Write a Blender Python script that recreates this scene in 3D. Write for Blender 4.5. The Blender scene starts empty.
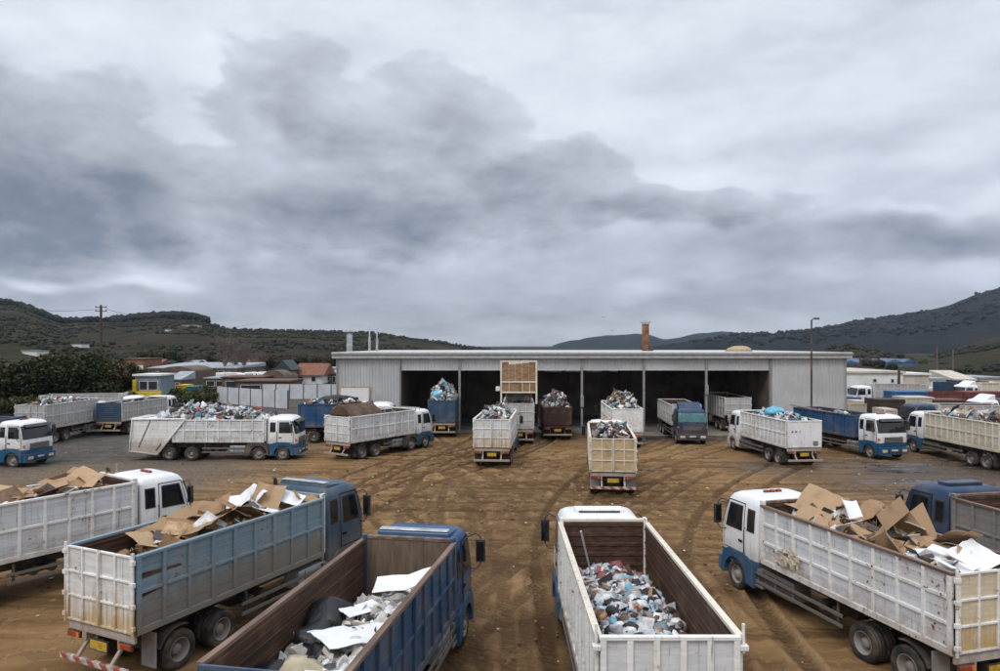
import bpy, bmesh, math, random
import numpy as np
from mathutils import Vector, Matrix, noise as mnoise

R = math.radians
sc = bpy.context.scene
COL = sc.collection
CAMZ, F = 8.3, 680.0          # eye height (m) and focal length (px of a 1000 px wide frame)

# ------------------------------------------------------------------ mesh builder
class MB:
    def __init__(s):
        s.v, s.f, s.m, s.c, s.sm = [], [], [], [], []
    def add(s, vs, fs, m=0, col=None, smooth=False, mx=None):
        b = len(s.v)
        s.v += [tuple(mx @ Vector(p)) for p in vs] if mx is not None else [tuple(p) for p in vs]
        for f in fs:
            s.f.append(tuple(b + i for i in f)); s.m.append(m); s.c.append(col); s.sm.append(smooth)
    def box(s, x0, x1, y0, y1, z0, z1, m=0, col=None, mx=None):
        if x0 > x1: x0, x1 = x1, x0
        if y0 > y1: y0, y1 = y1, y0
        if z0 > z1: z0, z1 = z1, z0
        vs = [(x0,y0,z0),(x1,y0,z0),(x1,y1,z0),(x0,y1,z0),(x0,y0,z1),(x1,y0,z1),(x1,y1,z1),(x0,y1,z1)]
        s.add(vs, [(3,2,1,0),(4,5,6,7),(0,1,5,4),(1,2,6,5),(2,3,7,6),(3,0,4,7)], m, col, False, mx)
    def prism_x(s, poly, x0, x1, m=0, col=None, mx=None):
        # poly: (y, z) counter-clockwise seen from +x
        if x0 > x1: x0, x1 = x1, x0
        n = len(poly)
        vs = [(x0,y,z) for y,z in poly] + [(x1,y,z) for y,z in poly]
        fs = [tuple(range(n-1,-1,-1)), tuple(range(n,2*n))] + [(i,(i+1)%n,n+(i+1)%n,n+i) for i in range(n)]
        s.add(vs, fs, m, col, False, mx)
    def prism_y(s, poly, y0, y1, m=0, col=None, mx=None):
        # poly: (x, z) counter-clockwise seen from -y
        n = len(poly)
        vs = [(x,y0,z) for x,z in poly] + [(x,y1,z) for x,z in poly]
        fs = [tuple(range(n)), tuple(range(2*n-1,n-1,-1))] + [((i+1)%n,i,n+i,n+(i+1)%n) for i in range(n)]
        s.add(vs, fs, m, col, False, mx)
    def tube(s, pts, r, n=8, m=0, col=None, mx=None, r1=None):
        pts = [Vector(p) for p in pts]; k = len(pts)
        vs, fs = [], []
        for i, p in enumerate(pts):
            d = (pts[min(i+1,k-1)] - pts[max(i-1,0)]).normalized()
            u = d.cross(Vector((0,0,1)) if abs(d.z) < .9 else Vector((1,0,0))).normalized(); w = u.cross(d)
            rr = r if r1 is None else r + (r1-r)*i/max(k-1,1)
            for j in range(n):
                a = 2*math.pi*j/n
                vs.append(p + (u*math.cos(a) + w*math.sin(a))*rr)
        for i in range(k-1):
            for j in range(n):
                a, b = i*n+j, i*n+(j+1)%n
                fs.append((a, a+n, b+n, b))
        s.add(vs, fs, m, col, True, mx)
        s.add(vs[:n], [tuple(range(n))], m, col, False, mx)
        s.add(vs[-n:], [tuple(range(n-1,-1,-1))], m, col, False, mx)
    def lathe_x(s, prof, n=28, m=0, col=None, mx=None, smooth=True, flip=False):
        vs, fs = [], []
        for x, r in prof:
            for j in range(n):
                a = 2*math.pi*j/n
                vs.append((x, r*math.cos(a), r*math.sin(a)))
        for i in range(len(prof)-1):
            for j in range(n):
                a, b = i*n+j, i*n+(j+1)%n
                fs.append((a,b,b+n,a+n) if flip else (a, a+n, b+n, b))
        s.add(vs, fs, m, col, smooth, mx)
    def lathe_z(s, prof, n=20, m=0, mx=None):
        mm = Matrix(((0,0,1,0),(0,1,0,0),(1,0,0,0),(0,0,0,1)))
        s.lathe_x([(z,r) for r,z in prof], n, m, None, (mx @ mm) if mx is not None else mm)
    def build(s, name, mats, parent=None, bevel=0, seg=2, loc=None, rz=0, sharp=None):
        me = bpy.data.meshes.new(name)
        me.from_pydata(s.v, [], s.f)
        if not isinstance(mats, (list, tuple)): mats = [mats]
        for m in mats: me.materials.append(m)
        me.polygons.foreach_set('material_index', s.m)
        me.polygons.foreach_set('use_smooth', s.sm)
        if any(c is not None for c in s.c):
            at = me.attributes.new('col', 'FLOAT_COLOR', 'FACE')
            at.data.foreach_set('color', [x for c in s.c for x in ((*(c or (.3,.3,.3)),1.0))])
        if bevel:
            bm = bmesh.new(); bm.from_mesh(me)
            bmesh.ops.recalc_face_normals(bm, faces=bm.faces)
            es = [e for e in bm.edges if len(e.link_faces) == 2 and e.calc_face_angle(0) > .5 and not e.link_faces[0].smooth]
            bmesh.ops.bevel(bm, geom=es, offset=bevel, segments=seg, affect='EDGES', clamp_overlap=True, profile=.5, material=-1)
            bm.to_mesh(me); bm.free()
        me.update()
        return link(name, me, parent, loc, rz)

def link(name, me, parent=None, loc=None, rz=0):
    o = bpy.data.objects.new(name, me); COL.objects.link(o)
    if parent is not None: o.parent = parent
    if loc is not None: o.location = loc
    if rz: o.rotation_euler = (0,0,rz)
    return o
def tag(o, label=None, cat=None, group=None, kind=None):
    if label: o['label'] = label
    if cat: o['category'] = cat
    if group: o['group'] = group
    if kind: o['kind'] = kind
    return o
def empty(name, loc, rz=0, label=None, cat=None, group=None):
    o = bpy.data.objects.new(name, None); COL.objects.link(o)
    o.empty_display_size = .3
    o.location = loc; o.rotation_euler = (0,0,rz)
    return tag(o, label, cat, group)
def copy_tree(o, parent=None):
    c = o.copy(); COL.objects.link(c)
    if parent is not None: c.parent = parent
    for ch in list(o.children): copy_tree(ch, c)
    return c
def vnoise(x, y, seed=0):
    # smooth value noise on numpy arrays, range 0..1
    xi, yi = np.floor(x).astype(np.int64), np.floor(y).astype(np.int64)
    fx, fy = x-xi, y-yi
    fx, fy = fx*fx*(3-2*fx), fy*fy*(3-2*fy)
    def h(a, b):
        n = (a*374761393 + b*668265263 + seed*1442695041) & 0xffffffff
        n = ((n ^ (n >> 13)) * 1274126177) & 0xffffffff
        return ((n ^ (n >> 16)) & 0xffff) / 65535.0
    return (h(xi,yi)*(1-fx)+h(xi+1,yi)*fx)*(1-fy) + (h(xi,yi+1)*(1-fx)+h(xi+1,yi+1)*fx)*fy
def fbm(x, y, seed=0, oct=4):
    t, a, s = 0, .5, 0
    for i in range(oct):
        t = t + a*vnoise(x*2**i, y*2**i, seed+i*17); s += a; a *= .5
    return t/s

# ------------------------------------------------------------------ materials
class N:
    """a thin layer over one node tree"""
    def __init__(s, name):
        s.mat = bpy.data.materials.new(name); s.mat.use_nodes = True
        s.t = s.mat.node_tree; s.b = s.t.nodes['Principled BSDF']
        s.coord = None
    def n(s, typ, **kw):
        x = s.t.nodes.new(typ)
        for k, v in kw.items(): setattr(x, k, v)
        return x
    def set(s, sock, v):
        if isinstance(v, bpy.types.NodeSocket): s.t.links.new(v, sock)
        elif isinstance(v, (tuple, list)) and sock.type == 'RGBA' and len(v) == 3: sock.default_value = (*v, 1)
        else: sock.default_value = v
    def obj(s):
        if s.coord is None:
            tc = s.n('ShaderNodeTexCoord'); oi = s.n('ShaderNodeObjectInfo')
            m = s.n('ShaderNodeVectorMath', operation='SCALE'); m.inputs[0].default_value = (37,51,23)
            s.set(m.inputs['Scale'], oi.outputs['Random'])
            a = s.n('ShaderNodeVectorMath', operation='ADD')
            s.set(a.inputs[0], tc.outputs['Object']); s.set(a.inputs[1], m.outputs[0])
            s.coord = a.outputs[0]
        return s.coord
    def world(s):
        if s.coord is None: s.coord = s.n('ShaderNodeNewGeometry').outputs['Position']
        return s.coord
    def scale(s, vec, k):
        m = s.n('ShaderNodeVectorMath', operation='MULTIPLY'); s.set(m.inputs[0], vec); m.inputs[1].default_value = k
        return m.outputs[0]
    def noise(s, vec, sc_=1, det=4, rough=.55, dist=0):
        x = s.n('ShaderNodeTexNoise'); s.set(x.inputs['Vector'], vec)
        x.inputs['Scale'].default_value = sc_; x.inputs['Detail'].default_value = det
        x.inputs['Roughness'].default_value = rough; x.inputs['Distortion'].default_value = dist
        return x.outputs['Fac']
    def step(s, v, lo, hi):
        x = s.n('ShaderNodeMapRange', interpolation_type='SMOOTHSTEP'); s.set(x.inputs['Value'], v)
        x.inputs['From Min'].default_value = lo; x.inputs['From Max'].default_value = hi
        return x.outputs['Result']
    def math(s, op, a, b=0, clamp=False):
        x = s.n('ShaderNodeMath', operation=op, use_clamp=clamp); s.set(x.inputs[0], a); s.set(x.inputs[1], b)
        return x.outputs[0]
    def mix(s, f, a, b):
        x = s.n('ShaderNodeMix', data_type='RGBA'); s.set(x.inputs['Factor'], f)
        s.set(x.inputs['A'], a); s.set(x.inputs['B'], b)
        return x.outputs['Result']
    def attr(s, name, what='Fac'):
        return s.n('ShaderNodeAttribute', attribute_name=name).outputs[what]
    def bump(s, h, strength=.3, dist=.02):
        x = s.n('ShaderNodeBump'); x.inputs['Strength'].default_value = strength; x.inputs['Distance'].default_value = dist
        s.set(x.inputs['Height'], h); s.set(s.b.inputs['Normal'], x.outputs['Normal'])
    def out(s, col, rough=.6, metal=0, spec=.5):
        s.set(s.b.inputs['Base Color'], col); s.set(s.b.inputs['Roughness'], rough); s.set(s.b.inputs['Metallic'], metal)
        s.b.inputs['Specular IOR Level'].default_value = spec
        return s.mat

MUD = (.17,.11,.065)
_cache = {}
def paint(name, col, rust=.5, dirt=.5, low=True, rough=.5, zlow=(1.95,.9), lowcol=None, lowamt=None, stain=0, planks=True):
    """weathered sprayed steel: grime, rust runs, chips and splashed mud along the lower edge"""
    if name in _cache: return _cache[name]
    n = N(name); v = n.obj()
    big = n.noise(v, .9, 4, .6); fine = n.noise(v, 7, 4, .65)
    run = n.noise(n.scale(v, (9, 9, .55)), 1.3, 4, .6)
    hor = n.noise(n.scale(v, (2, .25, 14)), 1.0, 3, .6)
    c = n.mix(n.step(hor if planks else big, .35, .75), tuple(x*.86 for x in col), tuple(min(1, x*1.07) for x in col))
    c = n.mix(n.math('MULTIPLY', n.step(big, .42, .72), .35+.45*dirt), c, tuple(.55*a+.45*b*1.6 for a, b in zip(col, (.2,.15,.1))))
    c = n.mix(n.math('MULTIPLY', n.step(run, .56, .74), .75*dirt), c, (.16,.125,.09))
    chip = n.math('MULTIPLY', n.step(fine, .59, .65), n.step(big, .46, .62))
    c = n.mix(n.math('MULTIPLY', chip, min(1, rust*1.3)), c, (.13,.05,.022))
    streak = n.math('MULTIPLY', n.step(run, .60, .70), n.step(n.noise(v, 2.2, 2), .5, .66))
    c = n.mix(n.math('MULTIPLY', streak, rust), c, (.24,.11,.045))
    if low:                                   # mud thrown up by the wheels
        z = n.n('ShaderNodeSeparateXYZ'); n.set(z.inputs[0], n.n('ShaderNodeTexCoord').outputs['Object'])
        zz = n.math('ADD', z.outputs['Z'], n.math('MULTIPLY', n.math('SUBTRACT', n.noise(v, 2.6, 5, .7), .5), 1.7))
        c = n.mix(n.math('MULTIPLY', n.step(zz, *zlow), lowamt or .25+.6*dirt), c, lowcol or tuple(x*1.45 for x in MUD))
        if stain:
            z2 = n.math('ADD', z.outputs['Z'], n.math('MULTIPLY', n.math('SUBTRACT', n.noise(v, 1.7, 5, .7), .5), 2.2))
            c = n.mix(n.math('MULTIPLY', n.math('MULTIPLY', n.step(z2, 2.5, 1.5), n.step(run, .35, .6)), stain), c, (.46,.30,.11))
    n.bump(n.math('ADD', n.math('MULTIPLY', fine, .4), n.math('MULTIPLY', big, 1.5)), .35, .02)
    r = n.math('ADD', n.math('MULTIPLY', big, .3), rough-.12)
    _cache[name] = n.out(c, r, 0, .4)
    return _cache[name]
def plain(name, col, rough=.6, metal=0, var=.25, scl=3., spec=.5, bump=.15):
    if name in _cache: return _cache[name]
    n = N(name); v = n.obj()
    f = n.noise(v, scl, 5, .6)
    c = n.mix(n.step(f, .3, .7), tuple(x*(1-var) for x in col), tuple(min(1, x*(1+var)) for x in col))
    if bump: n.bump(f, bump, .02)
    _cache[name] = n.out(c, rough, metal, spec)
    return _cache[name]
def dusty(name, col, dust=.5, rough=.7, metal=0):
    if name in _cache: return _cache[name]
    n = N(name); v = n.obj()
    f = n.noise(v, 2.5, 5, .65)
    c = n.mix(n.math('MULTIPLY', n.step(f, .38, .68), dust), col, (.2,.145,.095))
    n.bump(n.noise(v, 14, 3), .25, .01)
    _cache[name] = n.out(c, rough, metal, .35)
    return _cache[name]
def rusty(name, dark, light, vertical=False):
    if name in _cache: return _cache[name]
    n = N(name); v = n.obj()
    g = n.noise(n.scale(v, (5,5,.7) if vertical else (3,.35,9)), 1.6, 5, .65)
    b = n.noise(v, 1.1, 4, .6)
    c = n.mix(n.step(g, .3, .72), dark, light)
    c = n.mix(n.math('MULTIPLY', n.step(b, .5, .75), .6), c, (.21,.12,.065))
    sc1 = n.noise(n.scale(v, (8,.6,10)), 2.4, 3, .7)                # scratches down to bright steel
    c = n.mix(n.math('MULTIPLY', n.step(sc1, .66, .72), .45), c, (.26,.22,.19))
    n.bump(g, .35, .02)
    _cache[name] = n.out(c, .62, 0, .35)
    return _cache[name]
def colattr(name, rough=.6, var=.3):
    if name in _cache: return _cache[name]
    n = N(name); v = n.obj()
    f = n.noise(v, 4.5, 4, .65)
    c = n.attr('col', 'Color')
    d = n.mix(1, c, c)
    hv = n.n('ShaderNodeHueSaturation'); n.set(hv.inputs['Color'], d)
    n.set(hv.inputs['Value'], n.math('ADD', n.math('MULTIPLY', n.step(f, .3, .7), var*2), 1-var))
    n.bump(n.noise(v, 11, 4, .6), .4, .03)
    _cache[name] = n.out(hv.outputs[0], rough, 0, .3)
    return _cache[name]

def ply_mat(name, a, b):
    n = N(name); v = n.obj()
    g = n.noise(n.scale(v, (1.2,1.2,3.)), 1.5, 5, .6, 1.2); st = n.noise(v, 1.3, 3)
    c = n.mix(n.step(g, .3, .7), a, b)
    c = n.mix(n.math('MULTIPLY', n.step(st, .52, .72), .55), c, tuple(x*.45 for x in a))
    return n.out(c, .75, 0, .2)
def cardboard_mat():
    n = N('cardboard'); v = n.obj()
    oi = n.n('ShaderNodeObjectInfo').outputs['Random']
    f = n.noise(v, 1.6, 5, .6); s_ = n.noise(n.scale(v, (1,40,1)), 2, 2)
    c = n.mix(oi, (.30,.19,.105), (.45,.31,.19))
    c = n.mix(n.math('MULTIPLY', n.step(f, .5, .72), .55), c, (.20,.115,.06))
    n.bump(s_, .15, .01)
    return n.out(c, .85, 0, .15)
def hazard_mat():
    n = N('hazard_stripes'); v = n.n('ShaderNodeTexCoord').outputs['Object']
    w = n.n('ShaderNodeTexWave', wave_type='BANDS', bands_direction='DIAGONAL'); n.set(w.inputs['Vector'], n.scale(v, (1,0,1)))
    w.inputs['Scale'].default_value = 1.3
    c = n.mix(n.step(w.outputs['Fac'], .48, .54), (.30,.055,.04), (.52,.48,.44))
    c = n.mix(n.math('MULTIPLY', n.step(n.noise(v, 5, 4), .40, .6), .75), c, (.24,.18,.13))
    return n.out(c, .6)

M = {}
M['glass'] = (lambda n: n.out(n.mix(n.step(n.noise(n.obj(), 2, 4), .4, .75), (.006,.008,.011), (.022,.024,.027)), .08, 0, .6))(N('dark_glass'))
M['glass_green'] = plain('tinted_glass', (.06,.17,.17), .12, 0, .25, 1.5)
M['rubber'] = dusty('tyre_rubber', (.018,.018,.019), .42, .85)
M['rim'] = dusty('wheel_rim', (.27,.25,.235), .6, .55)
M['rim_rust'] = dusty('rusty_rim', (.22,.12,.06), .5, .7)
M['chassis'] = dusty('chassis_steel', (.045,.042,.04), .65, .75)
M['black'] = dusty('black_plastic', (.02,.02,.022), .3, .5)
M['seam'] = plain('seam_black', (.012,.012,.012), .8, 0, .1, 3, .2, 0)
M['guard'] = dusty('dirty_guard_steel', (.13,.125,.12), .6, .65)
M['steel'] = dusty('galvanised_steel', (.33,.33,.33), .5, .5, .2)
M['alu'] = plain('dull_aluminium', (.42,.44,.45), .45, .3)
M['rust'] = rusty('rusty_inner_steel', (.032,.017,.012), (.115,.058,.034))
M['rust_mid'] = rusty('worn_inner_steel', (.105,.072,.05), (.19,.14,.10), True)
M['rust_red'] = rusty('red_brown_steel', (.07,.032,.022), (.14,.075,.05))
M['toprail'] = rusty('worn_top_rail', (.085,.05,.034), (.25,.17,.125))
M['white'] = paint('white_weathered_paint', (.81,.80,.77), .85, .65)
M['white_panel'] = paint('white_recessed_panel', (.65,.66,.67), .95, .85)
M['cream_panel'] = paint('cream_recessed_panel', (.60,.545,.44), .7, .75)
M['grey_white_panel'] = paint('grey_white_recessed_panel', (.47,.465,.45), .6, .85)
M['stained_panel'] = paint('stained_recessed_panel', (.68,.68,.67), .7, .6, stain=.9)
M['stained'] = paint('stained_white_doors', (.80,.80,.78), .8, .6, stain=.95)
M['white_clean'] = paint('white_cab_paint', (.84,.84,.84), .25, .38, True, .3, planks=False)
M['cream'] = paint('cream_weathered_paint', (.74,.68,.56), .6, .6)
M['grey_white'] = paint('grey_white_paint', (.60,.595,.57), .6, .75)
M['ltblue'] = paint('light_blue_paint', (.20,.285,.335), .5, .5, zlow=(2.5,1.9), lowcol=(.21,.175,.135), lowamt=.85)
M['blue'] = paint('blue_paint', (.03,.075,.14), .4, .4)
M['blue_cab'] = paint('blue_cab_paint', (.007,.07,.185), .08, .05, True, .26, planks=False)
M['slate_cab'] = paint('slate_blue_cab_paint', (.045,.085,.13), .15, .3, True, .34, planks=False)
M['navy'] = paint('navy_paint', (.008,.035,.09), .15, .1, True, .3, lowamt=.3, planks=False)
M['royal'] = paint('royal_blue_paint', (.014,.07,.17), .3, .3, True, .45)
M['blue_trim'] = paint('blue_trim_paint', (.015,.085,.175), .15, .22, False, .36)
M['grey'] = paint('grey_weathered_paint', (.20,.19,.185), .5, .6)
M['brown'] = rusty('brown_oxide_gate', (.035,.02,.017), (.085,.045,.036))
M['ply'] = ply_mat('plywood_sheet', (.42,.30,.16), (.56,.43,.27))
M['tan_panel'] = paint('tan_stained_panel', (.62,.53,.38), .6, .8, stain=.9)
M['ply_dark'] = ply_mat('stained_plywood', (.22,.125,.065), (.36,.23,.13))
M['card'] = cardboard_mat()
M['hazard'] = hazard_mat()
M['lamp_red'] = plain('red_lens', (.26,.045,.02), .3, 0, .3)
M['lamp_amber'] = plain('amber_lens', (.55,.16,.03), .3, 0, .3)
M['lamp_clear'] = plain('clear_lens', (.58,.50,.36), .15, 0, .2)
M['plate'] = plain('yellow_plate', (.46,.28,.03), .6, 0, .35, 9)
M['trash'] = colattr('mixed_rubbish', .6)
M['tape'] = plain('parcel_tape', (.40,.29,.17), .35, 0, .15)
M['plate_white'] = plain('white_plate', (.55,.55,.52), .5, 0, .3, 8)
M['concrete'] = plain('old_concrete', (.19,.175,.155), .9, 0, .3, .8, .2)
M['sheetwhite'] = plain('white_sheet_board', (.74,.74,.74), .6, 0, .08, 2, .3)
M['bagblack'] = plain('black_bag_plastic', (.009,.009,.011), .42, 0, .3, 9, .4, .9)
M['cloth'] = plain('beige_cloth', (.42,.36,.25), .9, 0, .2, 3)
M['tarp'] = plain('brown_tarpaulin', (.10,.065,.042), .8, 0, .35, 1.2, .2)
EXPOSURE = 0.5
ZENITH, SKY_K = 1.0, .95
HAZE = .00007
LUMP, FLUFF = 1.5, .9
HEAPS = [(30,170,165,90),(150,205,75,50),(290,118,95,62),(350,140,90,50),(438,118,85,55),(300,195,150,62),(450,205,180,44),(520,170,90,40),(640,208,150,20)]
# softer banks and breaks: (x, y, half width, half height, weight; + dark, - bright)
CLOUDS = [(560,95,70,45,-.10),(215,80,50,45,-.12),(100,28,130,24,-.10),(420,20,110,20,-.08),(610,40,120,30,-.08),(150,277,60,8,-.55),(20,274,44,7,-.5),(258,132,26,22,-.20),(640,289,50,14,-.36),(560,330,80,8,-.12),(420,262,90,8,-.14),(840,275,90,10,-.12),(950,200,80,8,-.25),(80,60,60,20,-.06),(140,262,60,8,-.2),(900,285,120,14,-.10),
 (760,110,120,30,-.05),(650,250,260,18,.10),(760,300,120,18,.05),(560,300,35,18,-.14),(985,280,50,12,-.30),(860,130,140,18,.14),(700,150,120,14,.10),(920,175,120,14,.12),(600,10,60,14,.12),(860,20,120,10,.10),(90,222,130,26,.17),(350,222,150,18,.03),(850,250,140,24,.10),(700,285,160,24,.08),(780,222,150,20,.18),(965,226,110,22,.26),(850,250,170,24,.14),(500,305,400,30,.06),(990,240,70,30,.10),(230,290,160,20,.06)]
# ------------------------------------------------------------------ wheels (shared meshes)
def _wheel_meshes():
    d = {}
    ty = MB()
    ty.lathe_x([(-.13,.29),(-.15,.34),(-.155,.43),(-.135,.485),(-.115,.5),(-.05,.505),(-.045,.492),(-.01,.492),(-.005,.506),(.04,.506),(.045,.492),(.08,.492),(.085,.505),(.115,.5),(.135,.485),(.155,.43),(.15,.34),(.13,.29)], 36)
    o = ty.build('tyre', M['rubber']); d['tyre'] = o.data; bpy.data.objects.remove(o)
    fr = MB()
    fr.lathe_x([(.14,.30),(.15,.29),(.11,.275),(.05,.25),(.045,.2),(.07,.185),(.085,.14),(.15,.12),(.17,.09),(.172,0)], 32)
    fr.lathe_x([(-.13,.29),(.14,.295)], 32, flip=True)
    for k in range(10):
        a = k*math.pi/5; y, z = .21*math.cos(a), .21*math.sin(a)
        fr.tube([(.04,y,z),(.085,y,z)], .016, 6)
    o = fr.build('wheel', M['rim']); d['front'] = o.data; bpy.data.objects.remove(o)
    re = MB()
    re.lathe_x([(.14,.30),(.15,.29),(.10,.28),(-.04,.262),(-.075,.22),(-.075,.17),(-.03,.15),(.05,.13),(.075,.10),(.08,0)], 32)
    re.lathe_x([(-.13,.29),(.14,.295)], 32, flip=True)
    for k in range(10):
        a = k*math.pi/5; y, z = .2*math.cos(a), .2*math.sin(a)
        re.tube([(-.09,y,z),(-.035,y,z)], .017, 6)
    o = re.build('wheel', M['rim']); d['rear'] = o.data; bpy.data.objects.remove(o)
    return d
WM = _wheel_meshes()
def wheels(root, y, kind, sides=(-1,1)):
    for s in sides:
        x = s*(1.08 if kind == 'rear' else 1.06)
        w = link('wheel', WM[kind], root, (x, y, .5), 0 if s > 0 else math.pi)
        w.rotation_euler = (random.uniform(0, 6), 0, 0 if s > 0 else math.pi)
        link('tyre', WM['tyre'], w)
        if kind == 'rear': link('tyre', WM['tyre'], w, (-.345, 0, 0))

# ------------------------------------------------------------------ cab
def cab(root, y0, h, paint_m, trim_m, beacon=None, deflector=None, quarter=True, mirror_s=(-1,1), band=True, screen=None, visor=False):
    """forward-control cab; y0 = back wall, 2.05 m long, roof at height h"""
    k = (h-.95)/(3.08-.95)
    Z = lambda z: .95 + (z-.95)*k
    sect = [  # z, y back, y front, half width, corner radius
        (.90, 0.02, 2.04, 1.19, .18), (1.0, 0, 2.06, 1.21, .2), (1.5, 0, 2.09, 1.225, .22), (1.96, 0, 2.06, 1.225, .24),
        (2.4, .0, 1.95, 1.20, .26), (2.8, .01, 1.80, 1.155, .28), (2.96, .05, 1.66, 1.09, .3), (3.04, .13, 1.5, .99, .32), (3.08, .3, 1.22, .8, .32)]
    def at(z):
        if z <= sect[0][0]: return sect[0]
        for a, b in zip(sect, sect[1:]):
            if z <= b[0]:
                t = (z-a[0])/(b[0]-a[0]); return tuple(p+(q-p)*t for p, q in zip(a, b))
        return sect[-1]
    def ring(z, g=0):
        _, yb, yf, hw, r = at(z); yb -= g; yf += g; hw += g
        pts = []
        for cx, cy, a0 in ((hw-r, yf-r, 0), (-(hw-r), yf-r, 90), (-(hw-.1), yb+.1, 180), (hw-.1, yb+.1, 270)):
            rr = r if a0 < 180 else .1
            for j in range(7):
                a = R(a0+15*j); pts.append((cx+rr*math.cos(a), y0+cy+rr*math.sin(a), Z(z)))
        return pts
    m = MB(); n = 28
    zs = [s[0] for s in sect]
    vs = [p for z in zs for p in ring(z)]
    fs = [(i*n+j, i*n+(j+1)%n, (i+1)*n+(j+1)%n, (i+1)*n+j) for i in range(len(zs)-1) for j in range(n)]
    m.add(vs, fs, 0, None, True)
    m.add(vs[-n:], [tuple(range(n))], 0, None, True)
    m.add(vs[:n], [tuple(range(n-1,-1,-1))], 1)
    m.box(-.85,.85,y0-.03,y0+.02,Z(1.5),Z(1.56),0); m.box(-.85,.85,y0-.03,y0+.02,Z(2.75),Z(2.8),0)
    c = m.build('cab', [paint_m, M['chassis']], root)
    # coloured lower band
    if band:
        b = MB(); zz = (.93,1.0,1.22)
        vs = [p for z in zz for p in ring(z, .012)]
        b.add(vs, [(i*n+j, i*n+(j+1)%n, (i+1)*n+(j+1)%n, (i+1)*n+j) for i in range(2) for j in range(n)], 0, None, True)
        b.build('lower_panel', trim_m, c)
    # windscreen: wraps round the front corners
    def strip(name, z0, z1, lo, hi, g, mat, steps=5):
        w = MB(); rows = []
        for i in range(steps):
            rows.append(ring(z0+(z1-z0)*i/(steps-1), g)[lo:hi])
        q = hi-lo
        w.add([p for r_ in rows for p in r_], [(i*q+j, i*q+j+1, (i+1)*q+j+1, (i+1)*q+j) for i in range(steps-1) for j in range(q-1)], 0, None, True)
        return w, mat, name
    w, mt, nm = strip('windscreen', 1.90, 2.78, 2, 12, .006, None)
    w2, _, _ = strip('windscreen', 1.95, 2.73, 3, 11, .014, None)
    base = len(w.v); w.v += w2.v; w.f += [tuple(base+i for i in f) for f in w2.f]; w.m = [1]*len(w.m)+[0]*len(w2.m); w.c += w2.c; w.sm += w2.sm
    w.build('windscreen', [M[screen or 'glass'], M['black']], c)
    # grille, bumper, headlights, wipers
    g = MB(); yf = y0+2.09
    g.box(-.78,.78,yf-.03,yf+.015,Z(1.22),Z(1.62),0)
    for i in range(4): g.box(-.76,.76,yf+.01,yf+.03,Z(1.27+i*.09),Z(1.30+i*.09),1)
    g.build('grille', [M['black'], M['steel']], c)
    b = MB(); b.box(-1.22,1.22,y0+1.80,y0+2.2,.42,.92,0); b.box(-.55,.55,y0+2.19,y0+2.215,.5,.64,1)
    b.build('bumper', [trim_m, M['black']], c, .05, 2)
    for s in (-1,1):
        hl = MB(); hl.box(s*.62,s*1.05,y0+2.15,y0+2.225,.58,.78,0); hl.box(s*.59,s*1.08,y0+2.14,y0+2.215,.55,.81,1)
        hl.build('headlight', [M['lamp_clear'], M['black']], c, .012, 1)
        wp = MB(); yw = y0+at(1.93)[2]+.03
        wp.tube([(s*.15,yw,Z(1.9)),(s*.62,yw-.02,Z(2.0)),(s*.9,yw-.1,Z(2.05))], .012, 5)
        wp.build('wiper', M['black'], c)
    for s in (-1,1):
        cl = MB(); cl.box(s*1.10,s*1.225,yf-.16,yf-.02,Z(1.40),Z(1.56),0); cl.build('corner_lamp', M['lamp_amber'], c, .03, 2)
        gr = MB(); gr.tube([(s*1.245,y0+.66,Z(1.25)),(s*1.275,y0+.66,Z(1.35)),(s*1.275,y0+.66,Z(2.0)),(s*1.235,y0+.66,Z(2.1))], .014, 6); gr.build('grab_rail', M['black'], c)
        ws = MB(); ws.prism_x([(y0+.68,Z(1.0)),(y0+1.84,Z(1.0)),(y0+1.84,Z(1.03)),(y0+.68,Z(1.03))], s*1.2, s*1.238, 0); ws.build('sill_strip', M['black'], c)
    if visor:
        yv = y0+at(2.76)[2]; vz = MB(); vz.prism_x([(yv-.02,Z(2.80)),(yv+.24,Z(2.66)),(yv+.25,Z(2.69)),(yv-.02,Z(2.85))], -1.0, 1.0, 0); vz.build('sun_visor', M['black'], c)
    fp = MB(); fp.box(-.26,.26,y0+2.2,y0+2.218,.66,.77,0); fp.build('number_plate', M['plate_white'], c)
    # doors, glass at the sides
    for s in (-1,1):
        def pane(poly, g):
            return [(s*(at(z)[3]+g), y0+y, Z(z)) for y, z in poly]
        def flat(mb, poly, g, mi):
            # rows that follow the leaning, slightly bulged side
            (ya,z0_),(yb,_),(yc,z1_),(yd,_) = poly
            lv = [z0_]+[q[0] for q in sect if z0_+.01 < q[0] < z1_-.01]+[z1_]
            vs = []
            for z in lv:
                t = (z-z0_)/(z1_-z0_); vs += pane([(ya+(yd-ya)*t,z),(yb+(yc-yb)*t,z)], g)
            for i in range(len(lv)-1):
                f = (2*i,2*i+1,2*i+3,2*i+2); mb.add([vs[k] for k in f],[(0,1,2,3) if s > 0 else (3,2,1,0)],mi)
        dr = MB()
        flat(dr, [(.69,1.28),(1.84,1.28),(1.84,1.96),(.69,1.96)], .004, 1); flat(dr, [(.69,1.96),(1.83,1.96),(1.61,2.81),(.69,2.81)], .004, 1)
        flat(dr, [(.72,1.31),(1.81,1.31),(1.81,1.96),(.72,1.96)], .010, 0); flat(dr, [(.72,1.96),(1.80,1.96),(1.585,2.78),(.72,2.78)], .010, 0)
        dr.box(s*1.225,s*1.265,y0+.78,y0+.98,Z(1.62),Z(1.68),1)
        dr.build('door', [paint_m, M['seam']], c)
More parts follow.
